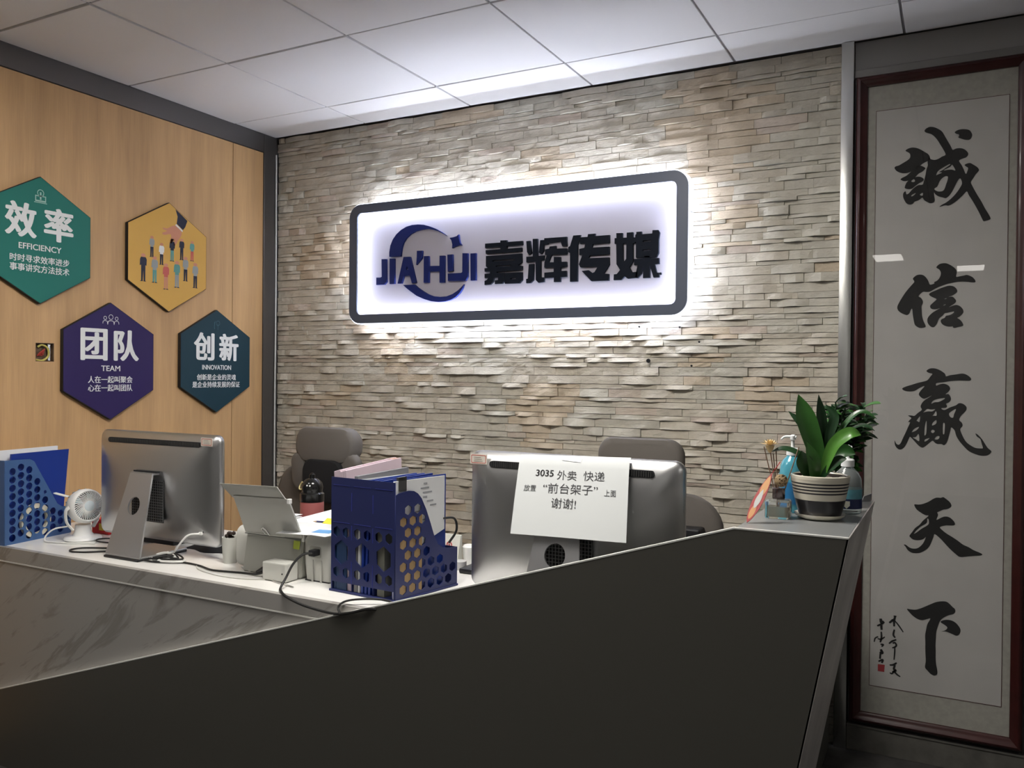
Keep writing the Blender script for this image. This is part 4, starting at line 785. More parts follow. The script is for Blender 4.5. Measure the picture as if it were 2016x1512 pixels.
prof = [(0, .285), (.05, .290), (.20, .294), (.28, .291), (.34, .283), (.40, .268), (.475, .235), (.55, .193), (.61, .156), (.67, .132), (.77, .118), (.88, .114), (1, .112)]
rings = [[(0, 0.006)]+[(s*W2, h) for s, h in prof]+[(W2, 0.006)]]
rings[0] = rings[0][::-1]
side_rings = list(rings)
for j in range(9):
    for i in range(7):
        s = 0.030+i*0.036+(0.018 if j % 2 else 0); zz = 0.028+j*0.0305
        if s > W2-0.014: continue
        ok = all(profile_at(prof, max(0, min(1, (s+d)/W2)))-zz > 0.026 for d in (-0.012, 0, 0.012))
        if ok: side_rings.append(hexr(s, zz, 0.0150, 0.0142))
def panel(name, rings, o, ax, m, par, ext=0.0013):
    bm = B(); plate(bm, rings, frame(o, ax, (0, 0, 1)), ext); return obj(name, bm, m, par)
panel('side_panel', side_rings, P_C, e2, M_navy, og)
for k in (1, 2): panel('divider', [rings[0]], P_C-e1*W1*k/3, e2, M_navy, og)
panel('side_panel', side_rings, P_BL+e1*0.0015, e2, M_navy, og)
back = [[(0, 0.028), (W1, 0.028), (W1, 0.32), (0, 0.32)]]
for k in range(3):
    a = W1/3*k; w_ = W1/3
    for q in (0.27, 0.73): back.append(hexr(a+w_*q, 0.168, 0.0140, 0.0155)); back.append(hexr(a+w_*q, 0.056, 0.0140, 0.0150))
    back.append(hexr(a+w_*0.5, 0.112, 0.029, 0.0345))
panel('back_panel', back, P_BL, e1, M_navy, og)
bm = B()
for k in range(3):
    a = W1/3*k; w_ = W1/3
    for z0_, z1_ in ((0.194, 0.1955), (0.298, 0.2992)):
        obox(bm, P_BL, e1, e2, UZ, (a+0.008, a+w_-0.008), (-0.0022, -0.0008), (z0_, z1_))
    if k: 
        obox(bm, P_BL, e1, e2, UZ, (a-0.001, a+0.001), (-0.0022, -0.0008), (0.03, 0.09)); obox(bm, P_BL, e1, e2, UZ, (a-0.001, a+0.001), (-0.0022, -0.0008), (0.15, 0.19)); obox(bm, P_BL, e1, e2, UZ, (a-0.001, a+0.001), (-0.0022, -0.0008), (0.23, 0.28))
obj('raised_lines', bm, mat('navy_edge', (0.03, 0.04, 0.24), 0.35), og)
bm = B(); obox(bm, P_BL, e1, e2, UZ, (-0.004, W1+0.004), (-0.005, W2+0.002), (0, 0.006), 0.001); obj('base', bm, M_navy, og)
fr_rings = [[(0, 0.006), (W1, 0.006), (W1, 0.112), (0, 0.112)]]
panel('front_lip', fr_rings, P_BL+e2*(W2-0.001), e1, M_navy, og)
bm = B()
for k in (0, 1): obox(bm, P_BL, e1, e2, UZ, (0.0 if k == 0 else W1-0.004, 0.004 if k == 0 else W1), (-0.001, 0.003), (0.006, 0.03))
obj('corner_foot', bm, M_navy, og)
# papers and folders standing in it
def sheet(name, label, cat, o, x, y, z, m, lean=0.0, top=None, group='papers in the navy file'):
    bm = B(); vs = obox(bm, o, e1, e2, UZ, x, y, z)
    for v in vs:
        if v.co.z > (z[0]+z[1])/2+o.z:
            v.co += e1*lean
            if top:
                s = (v.co-o).dot(e2)
                v.co.z += top*(s-y[0])/(y[1]-y[0])
    return solo(name, bm, m, label, cat, group)
o = P_BL.copy()
M_pink = mat('pink_paper', (0.62, 0.50, 0.56), 0.7, var=(3, 0.1)); M_kraft = mat('kraft_card', (0.36, 0.24, 0.11), 0.7); M_greyf = mat('grey_folder', (0.20, 0.20, 0.21), 0.5)
M_teal = mat('blue_card', (0.010, 0.035, 0.10), 0.5); M_sheet = mat('off_white_paper', (0.62, 0.63, 0.64), 0.6)
sheet('folder', 'dark blue card folder at the left end of the navy file', 'folder', o, (0.006, 0.016), (0.004, 0.19), (0.0065, 0.285), M_teal)
sheet('folder', 'thin dark blue card in front of the pink paper bundle in the navy file', 'folder', o, (0.019, 0.056), (0.0018, 0.0045), (0.0065, 0.25), M_teal)
pk = thing('paper_bundle', 'thick pale pink paper bundle sticking up above the navy file', 'paper', o+e1*0.04+e2*0.1, 'papers in the navy file')
for k in range(6):
    bm = B()
    for v in obox(bm, o, e1, e2, UZ, (0.024+k*0.0078, 0.0312+k*0.0078), (0.006, 0.222-0.003*(k % 2)), (0.0065, 0.334+0.002*(k % 3))):
        if v.co.z > 0.9: v.co += e1*-0.022; v.co.z += 0.02*((v.co-o).dot(e2)/0.2)
    obj('sheaf', bm, M_pink, pk)
bm = B(); obox(bm, o, e1, e2, UZ, (0.028, 0.046), (0.188, 0.214), (0.358, 0.3595)); obox(bm, o, e1, e2, UZ, (0.034, 0.040), (0.196, 0.206), (0.3595, 0.3602)); obj('sticky_note', bm, mat('peach_note', (0.7, 0.45, 0.36), 0.6), pk)
sheet('folder', 'grey plastic folder in the middle of the navy file', 'folder', o, (0.082, 0.094), (0.004, 0.20), (0.0065, 0.326), M_greyf, top=0.010)
sheet('paper_bundle', 'thin white paper bundle beside the grey folder in the navy file', 'paper', o, (0.097, 0.103), (0.004, 0.2), (0.0065, 0.318), M_sheet)
for k in range(3):
    sheet('folder', ('royal blue folder next to the white paper bundle', 'middle royal blue folder in the navy file', 'royal blue folder nearest the printed sheets')[k], 'folder', o, (0.108+k*0.013, 0.115+k*0.013), (0.004, 0.205+0.012*k), (0.0065, 0.315), M_blue, lean=0.006+0.006*k, top=0.006)
sheet('card', 'brown card seen through the holes of the navy file', 'card', o, (W1-0.0045, W1-0.0018), (0.004, 0.105), (0.0065, 0.225), M_kraft)
sheet('paper_bundle', 'bundle of olive and grey papers at the right end of the navy file', 'paper', o, (0.165, 0.190), (0.006, 0.19), (0.0065, 0.24), mat('olive_paper', (0.16, 0.16, 0.13), 0.7))
ps = thing('printed_sheets', 'printed white sheets in a clip standing in the right slot of the navy file', 'paper', P_C, 'papers in the navy file')
bm = B(); plate(bm, [[(0.002, 0.0065), (0.085, 0.0065), (0.110, 0.14), (0.200, 0.17), (0.200, 0.322), (0.002, 0.322)][::-1]], frame(P_C-e1*0.0075, e2, (0, 0, 1)), 0.002)
obj('sheets', bm, M_sheet, ps)
bm = B(); obox(bm, P_C, e1, e2, UZ, (-0.0045, -0.003), (0.016, 0.045), (0.295, 0.332)); obox(bm, P_C, e1, e2, UZ, (-0.012, -0.003), (0.016, 0.045), (0.3225, 0.332)); obj('clip', bm, mat('clip_dark', (0.05, 0.05, 0.05), 0.4), ps)
bm = B()
rr = random.Random(3)
for k in range(11):
    y0 = rr.uniform(0.06, 0.14)
    obox(bm, P_C, e1, e2, UZ, (-0.0054, -0.0050), (y0, y0+rr.uniform(0.012, 0.04)), (0.18+k*0.0125, 0.184+k*0.0125))
tag(obj('print', bm, mat('print_mid', (0.25, 0.26, 0.28), 0.7), ps), kind='stuff')
bm = B(); obox(bm, P_C, e1, e2, UZ, (-0.016, -0.012), (0.006, 0.212), (0.0065, 0.325)); solo('folder', bm, M_blue, 'dark-edged blue folder right behind the printed sheets', 'folder', 'papers in the navy file')
bm = B(); pts = [P_C+e2*0.195+e1*-0.008+UZ*0.20, P_C+e2*0.235+e1*0.0+UZ*0.195, P_C+e2*0.245+UZ*0.16, P_C+e2*0.225+e1*-0.01+UZ*0.125]
tube(bm, pts, 0.0035, 8); solo('cable', bm, M_cable, 'black loop of thick cable hanging out behind the navy file', 'cable')

# light blue file at the left end
hf = thing('magazine_file', 'light blue plastic desk file with round cut-outs at the left picture edge', 'desk organiser', (-3.0, 1.9, 0.75), 'desk files on the counter')
Q_A, Q_B = Vector((-2.921, 1.753, 0.75)), Vector((-2.962, 2.028, 0.75)); f2 = (Q_B-Q_A).normalized(); f1 = Vector((-f2.y, f2.x, 0)); WQ = (Q_B-Q_A).length
profQ = [(0, .297), (.36, .294), (.42, .285), (.78, .118), (.86, .104), (1, .098)]
ringQ = [[(0, 0.0)]+[(s*WQ, h) for s, h in profQ]+[(WQ, 0.0)]]; ringQ[0] = ringQ[0][::-1]
rQ = list(ringQ)
cols = {0: (0.020+0.016, range(0, 9))}
for i in range(8):
    for j in range(10):
        s = 0.030+i*0.0335; zz = 0.022+j*0.0292+(0.0125 if i % 2 else 0)
        if s > WQ-0.012: continue
        mrg = min(profile_at(profQ, max(0, min(1, (s+d)/WQ)))-zz for d in (-0.013, 0, 0.013))
        r_ = 0.0132 if mrg > 0.021 else 0.0068
        if mrg > 0.0125 and zz-r_ > 0.006: rQ.append(circ(s, zz, r_))
panel('side_panel', rQ, Q_A, f2, M_lblue, hf); 
panel('side_panel', rQ, Q_A+f1*0.085, f2, M_lblue, hf)
bm = B(); obox(bm, Q_A, f1, f2, UZ, (0, 0.085), (-0.001, 0.0015), (0, 0.297), 0.0005); obj('back_panel', bm, M_lblue, hf)
bm = B(); obox(bm, Q_A, f1, f2, UZ, (0, 0.085), (0, WQ), (0, 0.003)); obox(bm, Q_A, f1, f2, UZ, (0, 0.085), (WQ-0.0015, WQ+0.001), (0.003, 0.098)); obj('base', bm, M_lblue, hf)
bm = B(); vs = obox(bm, Q_A, f1, f2, UZ, (0.020, 0.028), (0.012, 0.255), (0.004, 0.315))
for v in vs:
    if v.co.z > 0.9: v.co += f2*0.032
solo('folder', bm, M_blue, 'royal blue folder standing in the light blue file', 'folder')
bm = B(); obox(bm, Q_A, f1, f2, UZ, (0.048, 0.056), (0.012, 0.262), (0.004, 0.328)); solo('paper_bundle', bm, M_paper, 'white papers standing behind the blue folder in the light blue file', 'paper')
# roll of tape seen through the holes
bm = B(); F = frame(Q_A+f2*0.132+f1*0.009+UZ*0.068, f2, (0, 0, 1))
plate(bm, [circ(0, 0, 0.062, 32), circ(0, 0, 0.045, 32)], F, 0.006)
solo('tape_roll', bm, mat('cream_tape', (0.70, 0.66, 0.52), 0.5), 'cream roll of tape standing inside the light blue file', 'tape')

# ------------------------------------------------------------------ desk fan
fn = thing('desk_fan', 'small white round desk fan beside the left computer', 'fan', (-2.80, 1.965, 0.75))
ax = Vector((1, -0.10, 0.10)).normalized(); c0 = Vector((-2.79, 1.965, 0.872))
RM = ax.to_track_quat('Z', 'Y').to_matrix()
bm = B(); lathe(bm, [(0.030, -0.036), (0.046, -0.034), (0.056, -0.026), (0.061, -0.010), (0.062, 0.012), (0.060, 0.022), (0.054, 0.027), (0.050, 0.024), (0.050, 0.004), (0.010, 0.002)], c0, 40, RM)
obj('housing', bm, M_white, fn, True)
bm = B()
for i in range(40):
    a = 2*PI*i/40; d1 = RM @ Vector((math.cos(a), math.sin(a), 0)); d2 = RM @ Vector((math.cos(a+0.22), math.sin(a+0.22), 0))
    tube(bm, [c0+d1*0.017+ax*0.030, c0+d1*0.034+ax*0.029, c0+d2*0.051+ax*0.024], 0.0017, 5, 3)
obj('grille', bm, M_white, fn, True)
bm = B(); lathe(bm, [(0.0485, 0.0045), (0.0485, 0.006)], c0, 32, RM); obj('shadow_disc', bm, mat('fan_inside', (0.03, 0.045, 0.055), 0.6), fn)
bm = B(); lathe(bm, [(0.019, 0.026), (0.019, 0.031), (0.014, 0.0335)], c0, 24, RM); obj('hub', bm, mat('fan_hub', (0.62, 0.70, 0.72), 0.4), fn, True)
for k in range(5):
    bm = B(); a = 2*PI*k/5
    L = []
    for r_ in (0.012, 0.025, 0.038, 0.047):
        q = []
        for s, h in ((-0.35, 0.008), (0.35, 0.016), (0.35, 0.0175), (-0.35, 0.0095)):
            aa = a+s*(0.9 if r_ > 0.02 else 0.6); q.append(c0+RM @ Vector((r_*math.cos(aa), r_*math.sin(aa), h)))
        L.append(q)
    loft(bm, L); obj('blade', bm, mat('fan_blade_%d' % k, (0.35, 0.50, 0.56), 0.4), fn)
bm = B()
for i in range(16):
    a = math.radians(20+i*20); d1 = RM @ Vector((math.cos(a), math.sin(a), 0)); 
    if d1.z < -0.6: continue
    tube(bm, [c0+d1*0.058-ax*0.024, c0+d1*0.0625-ax*0.008], 0.0022, 5, 0)
obj('rear_slots', bm, mat('slot_grey', (0.30, 0.36, 0.38), 0.6), fn)
bm = B(); lathe(bm, [(0.060, 0), (0.064, 0.004), (0.060, 0.011), (0.035, 0.016), (0.028, 0.030), (0.026, 0.055)], (-2.80, 1.965, 0.75), 36); obj('base', bm, M_white, fn, True)
bm = B(); tube(bm, [(-2.80, 1.925, 0.79), (-2.805, 1.905, 0.82), (-2.80, 1.898, 0.86), (-2.79, 1.905, 0.875)], 0.009, 8, flat=0.5); tube(bm, [(-2.80, 2.005, 0.79), (-2.805, 2.028, 0.82), (-2.80, 2.034, 0.86), (-2.79, 2.028, 0.875)], 0.009, 8, flat=0.5)
obj('bracket', bm, M_white, fn, True)
bm = B(); obox(bm, (-2.835, 1.93, 0.905), Vector((-0.9, -0.3, 0.2)).normalized(), Vector((-0.3, 0.9, 0)).normalized(), UZ, (0, 0.055), (-0.008, 0.008), (0, 0.004), 0.001); obj('clip_lever', bm, M_white, fn)
bm = B(); tube(bm, [(-2.83, 1.925, 0.80), (-2.85, 1.89, 0.795), (-2.868, 1.872, 0.775), (-2.862, 1.862, 0.756), (-2.82, 1.868, 0.7535), (-2.76, 1.885, 0.7535), (-2.68, 1.93, 0.7535)], 0.0028, 8)
obj('power_lead', bm, M_cablew, fn, True)
bm = B(); box(bm, (-2.885, 2.06, 0.75), (-2.79, 2.12, 0.805), 0.004, 2); rb = solo('snack_box', bm, M_red, 'small red box behind the fan', 'box')
bm = B(); box(bm, (-2.84, 2.0585, 0.765), (-2.815, 2.0598, 0.79)); y_ = obj('yellow_print', bm, mat('print_yellow', (0.7, 0.5, 0.05), 0.5)); y_.parent = rb; y_.location = -rb.location

# ------------------------------------------------------------------ document scanner (seen from behind)
sc = thing('document_scanner', 'grey document scanner seen from behind with its paper chute folded up', 'scanner', (-1.82, 1.95, 0.75))
bm = B()
def hexa(bm, pts):
    v = [bm.verts.new(Vector(p)) for p in pts]
    for f in ((0, 1, 2, 3), (7, 6, 5, 4), (0, 4, 5, 1), (1, 5, 6, 2), (2, 6, 7, 3), (3, 7, 4, 0)): bm.faces.new([v[i] for i in f])
hexa(bm, [(-1.932, 1.888, 0.752), (-1.705, 1.893, 0.752), (-1.705, 2.06, 0.752), (-1.932, 2.06, 0.752), (-1.930, 1.905, 0.868), (-1.705, 1.908, 0.872), (-1.705, 2.03, 0.872), (-1.930, 2.03, 0.868)])
bmesh.ops.bevel(bm, geom=list(bm.edges), offset=0.004, segments=2, affect='EDGES')
obj('body', bm, M_offwhite, sc)
bm = B(); loft(bm, [[(x, 1.985+a, 0.8175+b_) for a, b_ in rrect(0.075, 0.0665, 0.03, 6)] for x in (-1.985, -1.932)]); 
for v in bm.verts: 
    if v.co.x < -1.95: v.co.y = 1.985+(v.co.y-1.985)*0.93; v.co.z = 0.8175+(v.co.z-0.8175)*0.95
obj('side_cover', bm, M_offwhite2, sc, True)
bm = B()
hexa(bm, [(-1.932, 1.902, 0.868), (-1.706, 1.905, 0.870), (-1.706, 1.910, 0.870), (-1.932, 1.907, 0.868), (-1.905, 1.824, 0.993), (-1.688, 1.824, 0.998), (-1.688, 1.829, 0.998), (-1.905, 1.829, 0.993)])
obj('chute', bm, M_offwhite2, sc)
bm = B()
hexa(bm, [(-1.914, 1.832, 0.985), (-1.700, 1.832, 0.990), (-1.700, 1.835, 0.990), (-1.914, 1.835, 0.985), (-1.934, 1.799, 1.030), (-1.709, 1.799, 1.0355), (-1.709, 1.802, 1.0355), (-1.934, 1.802, 1.030)])
obj('chute_extension', bm, M_offwhite2, sc)
bm = B(); box(bm, (-1.690, 1.820, 0.985), (-1.680, 1.832, 0.999), 0.001, 1); box(bm, (-1.708, 1.905, 0.860), (-1.700, 1.915, 0.885)); obj('latch', bm, M_white, sc)
bm = B(); tube(bm, [(-1.845, 1.898, 0.870), (-1.848, 1.886, 0.886), (-1.840, 1.880, 0.893), (-1.832, 1.884, 0.888), (-1.826, 1.895, 0.870)], 0.002, 6); obj('wire_hook', bm, M_steel, sc, True)
bm = B(); box(bm, (-1.931, 1.8975, 0.866), (-1.706, 1.8985, 0.8685)); obj('chute_joint', bm, M_gap, sc)
bm = B(); box(bm, (-1.800, 1.838, 0.752), (-1.708, 1.889, 0.806), 0.004, 2); obj('power_inlet', bm, M_offwhite2, sc)
bm = B(); box(bm, (-1.812, 1.855, 0.770), (-1.800, 1.872, 0.792), 0.002, 2); tube(bm, [(-1.812, 1.863, 0.780), (-1.845, 1.862, 0.764)], 0.008, 8, 0, 0.004); obj('power_plug', bm, M_black, sc)
bm = B(); lathe(bm, [(0.0022, 0), (0.0022, 0.002)], (-1.722, 1.8385, 0.776), 10, Matrix.Rotation(PI/2, 3, 'X')); obj('socket', bm, M_blackm, sc)
bm = B(); box(bm, (-1.736, 1.8885, 0.838), (-1.712, 1.8895, 0.862))
for v in bm.verts: v.co.y += (v.co.z-0.838)*0.15+0.009
obj('sticky_tab', bm, mat('yellow_green_tab', (0.50, 0.60, 0.08), 0.6), sc)
bm = B(); tube(bm, [(-1.965, 1.92, 0.7545), (-1.90, 1.89, 0.7545)], 0.003, 6, 0); obj('cable_sleeve', bm, M_white, sc)

# white label printer behind and right of it
pr = thing('label_printer', 'white upright office machine with a black plug in its back, beside the navy file', 'printer', (-1.635, 2.08, 0.75))
def rb_(x0, x1, y0, y1, r, z): return [( (x0+x1)/2+a, (y0+y1)/2+b_, z) for a, b_ in rrect((x1-x0)/2, (y1-y0)/2, r, 6)]
bm = B(); loft(bm, [rb_(-1.692, -1.590, 1.900, 2.27, 0.016, 0.753), rb_(-1.696, -1.586, 1.896, 2.27, 0.018, 0.80), rb_(-1.698, -1.586, 1.896, 2.27, 0.020, 0.87), rb_(-1.692, -1.592, 1.905, 2.265, 0.02, 0.886), rb_(-1.68, -1.604, 1.92, 2.25, 0.02, 0.889)])
obj('body', bm, M_offwhite2, pr, True)
bm = B(); loft(bm, [[(-1.648+a, y, 0.838+b_) for a, b_ in rrect(0.021, 0.017, 0.006, 4)] for y in (1.8975, 1.8945)]); obj('inlet_recess', bm, M_offwhite, pr)
bm = B(); box(bm, (-1.662, 1.8935, 0.75), (-1.655, 1.897, 0.815), 0.001, 1); box(bm, (-1.630, 1.8935, 0.75), (-1.623, 1.897, 0.815), 0.001, 1); obj('rib', bm, M_offwhite2, pr)
bm = B(); box(bm, (-1.69, 1.899, 0.750), (-1.60, 2.26, 0.7535)); obj('feet', bm, M_black, pr)
bm = B(); hexa(bm, [(-1.587, 1.99, 0.76), (-1.583, 1.99, 0.76), (-1.583, 2.16, 0.76), (-1.587, 2.16, 0.76), (-1.587, 1.99, 0.885), (-1.583, 1.99, 0.885), (-1.583, 2.16, 0.885), (-1.587, 2.16, 0.885)])
solo('booklet', bm, mat('magenta_cover', (0.30, 0.05, 0.12), 0.5), 'thin dark pink booklet squeezed between the white machine and the navy file', 'book')
# plug and mains lead running over the counter edge
bm = B(); box(bm, (-1.652, 1.868, 0.830), (-1.630, 1.897, 0.848), 0.003, 2)
ld = thing('mains_lead', 'black mains lead looping from the white machine over the marble counter front', 'cable', (-1.64, 1.87, 0.75))
obj('plug', bm, M_black, ld)
bm = B()
tube(bm, [(-1.638, 1.870, 0.840), (-1.655, 1.850, 0.838), (-1.668, 1.825, 0.815), (-1.672, 1.80, 0.78), (-1.668, 1.775, 0.758), (-1.645, 1.752, 0.7555), (-1.610, 1.735, 0.749), (-1.550, 1.732, 0.735), (-1.475, 1.731, 0.728), (-1.42, 1.724, 0.731), (-1.37, 1.722, 0.743), (-1.32, 1.724, 0.758), (-1.27, 1.75, 0.7545), (-1.22, 1.83, 0.7535)], 0.0036, 8)
obj('lead', bm, M_cable, ld, True)
bm = B(); tube(bm, [(-1.415, 1.7235, 0.7315), (-1.425, 1.730, 0.748), (-1.41, 1.745, 0.7615), (-1.37, 1.775, 0.765), (-1.32, 1.80, 0.762), (-1.28, 1.785, 0.757), (-1.25, 1.80, 0.7538), (-1.21, 1.86, 0.7535)], 0.003, 8)
obj('lead_branch', bm, M_cable, ld, True)
# papers lying on top
def flat_sheet(name, label, x, y, z, w, d, rot, m=M_paper, th=0.0008, cat='paper', group='papers lying on the machines'):
    bm = B(); box(bm, (-w/2, -d/2, 0), (w/2, d/2, th), R=Matrix.Rotation(rot, 3, 'Z'))
    for v in bm.verts: v.co += Vector((x, y, z))
    return solo(name, bm, m, label, cat, group)
flat_sheet('paper_sheet', 'lowest white sheet lying on the white machine', -1.695, 2.02, 0.8895, 0.21, 0.297, 0.25)
flat_sheet('paper_sheet', 'white sheet with a blue picture lying on the white machine', -1.67, 2.00, 0.8905, 0.18, 0.24, -0.1)
flat_sheet('paper_bundle', 'thick stack of white papers on top of the white machine', -1.73, 2.10, 0.8915, 0.21, 0.25, 0.12, th=0.012)
flat_sheet('blue_picture', 'blue printed patch on the sheet nearest the navy file', -1.65, 1.935, 0.8914, 0.06, 0.05, 0.2, mat('print_sky', (0.12, 0.32, 0.62), 0.6), 0.0003, 'picture')
for k in range(3):
    flat_sheet('paper_sheet', ('lowest', 'middle', 'topmost')[k]+' of the loose sheets sticking out left of the scanner chute', -1.95-0.004*k, 2.03+0.006*k, 0.887+0.005*k, 0.15, 0.12, 0.1*k-0.1, M_paper, 0.0012)
pn = thing('pencil', 'dark pencil with a yellow tab lying on the papers', 'pencil', (-1.655, 2.0, 0.904))
bm = B(); tube(bm, [(-1.725, 1.99, 0.9065), (-1.60, 2.01, 0.9065)], 0.0028, 6, 0); obj('shaft', bm, M_navy, pn)
bm = B(); tube(bm, [(-1.738, 1.988, 0.9065), (-1.726, 1.99, 0.9065)], 0.0006, 6, 0, 0.0028); obj('tip', bm, M_kraft, pn)
bm = B(); box(bm, (-1.70, 1.985, 0.9035), (-1.665, 2.008, 0.9045)); 
for v in bm.verts:
    if v.co.z > 0.904 and v.co.y > 2.0: v.co.z += 0.012
obj('tab', bm, mat('yellow_tab', (0.70, 0.62, 0.05), 0.6), pn)
bm = B(); box(bm, (-1.71, 2.045, 0.904), (-1.60, 2.062, 0.909), 0.002, 1); solo('pen', bm, M_black, 'black pen lying behind the pencil on the papers', 'pen')
# cup left of the scanner
cp = thing('pot', 'small off-white pot holding a dark tuft, left of the scanner', 'pot', (-2.055, 1.957, 0.75))
bm = B(); lathe(bm, [(0.020, 0), (0.0235, 0.03), (0.0255, 0.083), (0.0235, 0.083), (0.0215, 0.06), (0.004, 0.058)], (-2.055, 1.957, 0.75), 28); obj('vessel', bm, M_offwhite2, cp, True)
bm = B()
for k in range(9):
    a = k*2.4; r_ = 0.012*(k/9)**0.5
    bmesh.ops.create_icosphere(bm, subdivisions=1, radius=0.0075, matrix=Matrix.Translation((-2.055+r_*math.cos(a), 1.957+r_*math.sin(a), 0.829+0.008*(k % 3))))
obj('tuft', bm, mat('dark_brown', (0.035, 0.022, 0.018), 0.8), cp)
# flask with a black cap
th = thing('flask', 'thermos flask with black domed cap and pink body behind the white machine', 'flask', (-1.99, 2.27, 0.75))
TC = (-1.99, 2.27, 0.75)
bm = B(); lathe(bm, [(0.038, 0), (0.041, 0.004), (0.041, 0.160), (0.039, 0.163)], TC, 32); obj('body', bm, mat('dusty_pink', (0.30, 0.09, 0.085), 0.4), th, True)
bm = B(); lathe(bm, [(0.0415, 0.1635), (0.042, 0.168), (0.042, 0.190), (0.036, 0.195), (0.036, 0.200), (0.038, 0.212), (0.034, 0.228), (0.022, 0.240), (0.010, 0.244), (0.010, 0.256), (0.004, 0.262)], TC, 32); obj('cap', bm, mat('gloss_black', (0.01, 0.01, 0.01), 0.15), th, True)
bm = B()
for dx in (0.0, 0.012): bmesh.ops.create_icosphere(bm, subdivisions=2, radius=0.0032, matrix=Matrix.Translation((-1.983+dx, 2.2355+0.004*dx, 0.971)))
obj('white_dot', bm, M_white, th)
bm = B(); tube(bm, [(-2.012, 2.243, 0.982), (-2.022, 2.243, 0.968), (-2.018, 2.236, 0.958), (-2.006, 2.232, 0.957)], 0.0022, 6); obj('cream_mark', bm, mat('cream_mark', (0.65, 0.55, 0.25), 0.4), th)
# things right of the navy file
sb = thing('tissue_pack', 'small white pack with a round red mark behind the navy file', 'pack', (-1.43, 2.30, 0.75))
bm = B(); hexa(bm, [(-1.474, 2.285, 0.75), (-1.402, 2.285, 0.75), (-1.402, 2.32, 0.75), (-1.474, 2.32, 0.75), (-1.470, 2.298, 0.845), (-1.398, 2.298, 0.845), (-1.398, 2.306, 0.845), (-1.470, 2.306, 0.845)]); obj('wrapper', bm, mat('pack_white', (0.66, 0.66, 0.60), 0.5, var=(30, 0.1)), sb)
bm = B(); plate(bm, [circ(-1.437, 0.812, 0.011), circ(-1.437, 0.812, 0.007)], frame((0, 2.2925, 0), (1, 0, 0), (0, 0, 1))); plate(bm, [circ(-1.437, 0.812, 0.003)], frame((0, 2.2925, 0), (1, 0, 0), (0, 0, 1))); obj('red_mark', bm, mat('mark_red', (0.5, 0.06, 0.06), 0.5), sb)
bm = B(); box(bm, (-1.345, 2.20, 0.75), (-1.285, 2.31, 0.766), 0.005, 2); solo('mouse', bm, M_black, 'black mouse on the white top left of the right computer', 'mouse', smooth=True)
bm = B(); lathe(bm, [(0.018, 0), (0.022, 0.02), (0.024, 0.055), (0.02, 0.06)], (-1.382, 2.33, 0.7505), 20); solo('paper_cup', bm, M_white, 'small white paper cup behind the black mouse', 'cup', smooth=True)
bm = B(); lathe(bm, [(0.0225, 0), (0.0225, 0.025)], (-1.372, 2.25, 0.7505), 20); solo('sticky_roll', bm, mat('clear_grey', (0.5, 0.5, 0.5), 0.3), 'small grey roll beside the white paper cup', 'tape')
# wire easel foot lying by the scanner
bm = B(); tube(bm, [(-1.715, 1.848, 0.757), (-1.765, 1.856, 0.753), (-1.757, 1.838, 0.7525), (-1.70, 1.823, 0.7525), (-1.655, 1.812, 0.7525)], 0.0022, 6, 3)
solo('wire_stand', bm, M_steel, 'bent steel wire stand lying in front of the scanner', 'wire stand')
# cables behind the left computer
def cable(label, pts, r, m): 
    bm = B(); tube(bm, pts, r, 8); return solo('cable', bm, m, label, 'cable', smooth=True)
Z = 0.7535
cable('white cable coiled on the counter and plugged into the left computer', [(-2.158, 1.925, 0.838), (-2.178, 1.895, 0.835), (-2.205, 1.88, 0.80), (-2.235, 1.885, 0.775), (-2.29, 1.895, 0.768), (-2.32, 1.88, 0.757), (-2.28, 1.855, Z), (-2.20, 1.89, 0.755), (-2.17, 1.872, 0.757), (-2.21, 1.845, 0.757), (-2.255, 1.845, 0.756), (-2.225, 1.885, 0.762), (-2.30, 1.92, 0.765)], 0.0032, M_cablew)
bm = B(); box(bm, (-2.164, 1.9245, 0.833), (-2.150, 1.937, 0.843), 0.002, 1); solo('cable_plug', bm, M_cablew, 'small white plug in the back of the left computer', 'plug')
cable('black cable running from the left computer along the counter to the scanner', [(-2.30, 1.825, 0.756), (-2.25, 1.835, Z), (-2.18, 1.87, Z), (-2.10, 1.868, Z), (-2.02, 1.845, Z), (-1.97, 1.850, Z), (-1.90, 1.865, Z), (-1.845, 1.862, 0.757), (-1.805, 1.860, 0.772)], 0.0032, M_cable)
cable('thin pale cable lying in front of the scanner', [(-2.12, 1.88, 0.752), (-2.06, 1.835, 0.752), (-1.95, 1.808, 0.752), (-1.85, 1.815, 0.752), (-1.79, 1.84, 0.752)], 0.0014, mat('pale_cable', (0.55, 0.54, 0.50), 0.5))
cable('black cable loop on the counter left of the left computer', [(-2.50, 1.93, Z), (-2.58, 1.893, Z), (-2.645, 1.858, Z), (-2.655, 1.82, Z), (-2.625, 1.80, Z), (-2.58, 1.815, Z), (-2.54, 1.85, Z), (-2.49, 1.89, Z)], 0.003, M_cable)
cable('black cable bulging out behind the fan base', [(-2.60, 2.03, Z), (-2.70, 2.02, Z), (-2.74, 1.985, Z), (-2.70, 1.955, Z), (-2.60, 1.97, Z), (-2.52, 1.98, Z)], 0.0025, M_cable)
for k in range(3):
    cable(('lowest', 'middle', 'upper')[k]+' black cable of the tangle under the left computer', [(-2.30+0.02*k, 1.845, 0.7575+0.004*k), (-2.24, 1.855+0.01*k, 0.760+0.004*k), (-2.19-0.02*k, 1.885, 0.760), (-2.25, 1.915-0.01*k, 0.764), (-2.31, 1.925, 0.7575)], 0.0028, M_cable)
bm = B(); pts = []
rr = random.Random(8)
gx, gy = 12, 8
